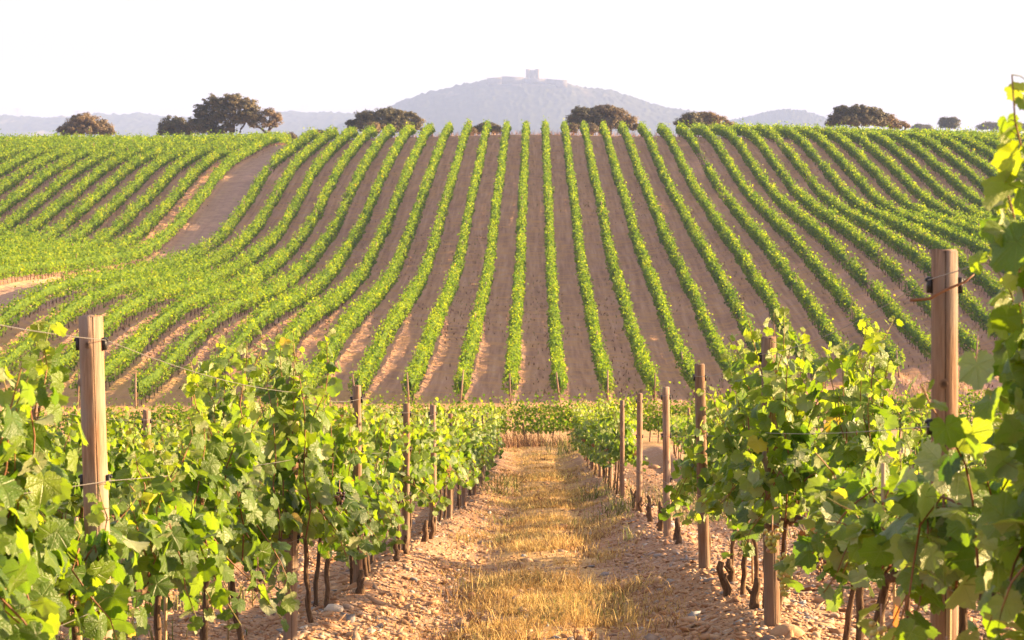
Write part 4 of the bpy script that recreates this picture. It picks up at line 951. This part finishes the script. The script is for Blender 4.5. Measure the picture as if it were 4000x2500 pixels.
D = np.repeat(td, per)+rng.normal(0, .045, len(td)*per)*(1+np.repeat(td, per)*.04); X = np.repeat(tx, per)+rng.normal(0, .045, len(td)*per)*(1+np.repeat(td, per)*.04)
hg = np.repeat(np.exp(rng.normal(math.log(.055), .5, len(td))), per)*rng.uniform(.4, 1.5, len(D))
tag(blades('dry_grass', X, D, hg, .0014+D*.00012, 1.8, np.clip(np.repeat(tt, per)+rng.normal(0, .1, len(D)), 0, 1), mat=M['straw']), 'straw-dry grass tufts down the middle of the path', 'dry grass')
n_ = 9000
D = np.exp(rng.uniform(math.log(9), math.log(70), n_)); X = bend(D)+rng.uniform(-1.35, 1.0, n_)
tag(blades('straw_litter', X, D, rng.uniform(.02, .07, n_), .0016+D*.00012, 2.2, np.clip(rng.normal(.45, .2, n_), 0, .9), mat=M['straw']), 'scattered straw and broken stalks on the path edges', 'straw')
# weeds: wisps at the row feet and at the path end
def weed_patch(name, spots, mat, label, seed, leafy):
    q = np.random.default_rng(seed); X, D, H, T = [], [], [], []
    for (x, d, r, n, h) in spots:
        X.append(x+q.normal(0, r, n)); D.append(d+q.normal(0, r*1.5, n)); H.append(h*q.uniform(.4, 1.1, n)); T.append(np.clip(q.normal(.985 if leafy else .45, .02 if leafy else .15, n), 0, 1))
    X, D, H, T = map(np.concatenate, (X, D, H, T))
    return tag(blades(name, X, D, H, .004+D*.00010, 1.5, T, mat=mat), label, 'weeds')
weed_patch('weeds', [(float(row_x('R1', 31))-.25, 31, .2, 60, .4), (float(row_x('R1', 33))-.3, 33.5, .18, 50, .35), (float(row_x('R1', 40))-.4, 41, .2, 70, .5), (float(row_x('L1', 46))+.5, 46, .25, 80, .55), (float(row_x('L1', 50))+.55, 51, .25, 60, .5), (2.6, 30, .4, 200, .4), (3.0, 38, .5, 260, .6), (-3.3, 14.5, .35, 160, .25), (-3.0, 18, .3, 120, .25), (1.3, 73, .4, 160, .9), (2.8, 24, .3, 90, .25)], M['weed'], 'wispy green weeds at the feet of the vines', 3, True)
weed_patch('dry_weeds', [(-.6, 77.4, .35, 160, .9), (.1, 77.6, .3, 120, .6), (.9, 77.3, .3, 90, .7), (1.7, 76, .4, 140, 1.1), (-1.3, 76.5, .3, 120, .7), (-3.4, 8.2, .25, 90, .55), (-3.1, 9.2, .25, 60, .5), (-.62, 13.6, .06, 26, .16), (-.45, 14.6, .08, 30, .2), (.35, 13.2, .05, 24, .14), (.55, 15.5, .07, 26, .15), (-.75, 17.5, .08, 30, .18), (-.2, 21, .1, 30, .16), (.5, 24, .1, 30, .2)], M['weed'], 'brown dry weed stalks at the far end of the path', 4, False)

# ------------------------------------------------------------------ the hazy air between here and the hills
b = MB(); b.box((-5200, -300, -62), (5200, 9200, 215))
m, nt, out = new_mat('summer_haze'); pv = nt.nodes.new('ShaderNodeVolumePrincipled')
pv.inputs['Color'].default_value = (.42, .56, .98, 1); pv.inputs['Density'].default_value = .00016; pv.inputs['Anisotropy'].default_value = 0.0
nt.links.new(pv.outputs[0], out.inputs['Volume'])
tag(b.build('haze', m), 'pale blue summer haze over the far hills', 'haze', kind='stuff')
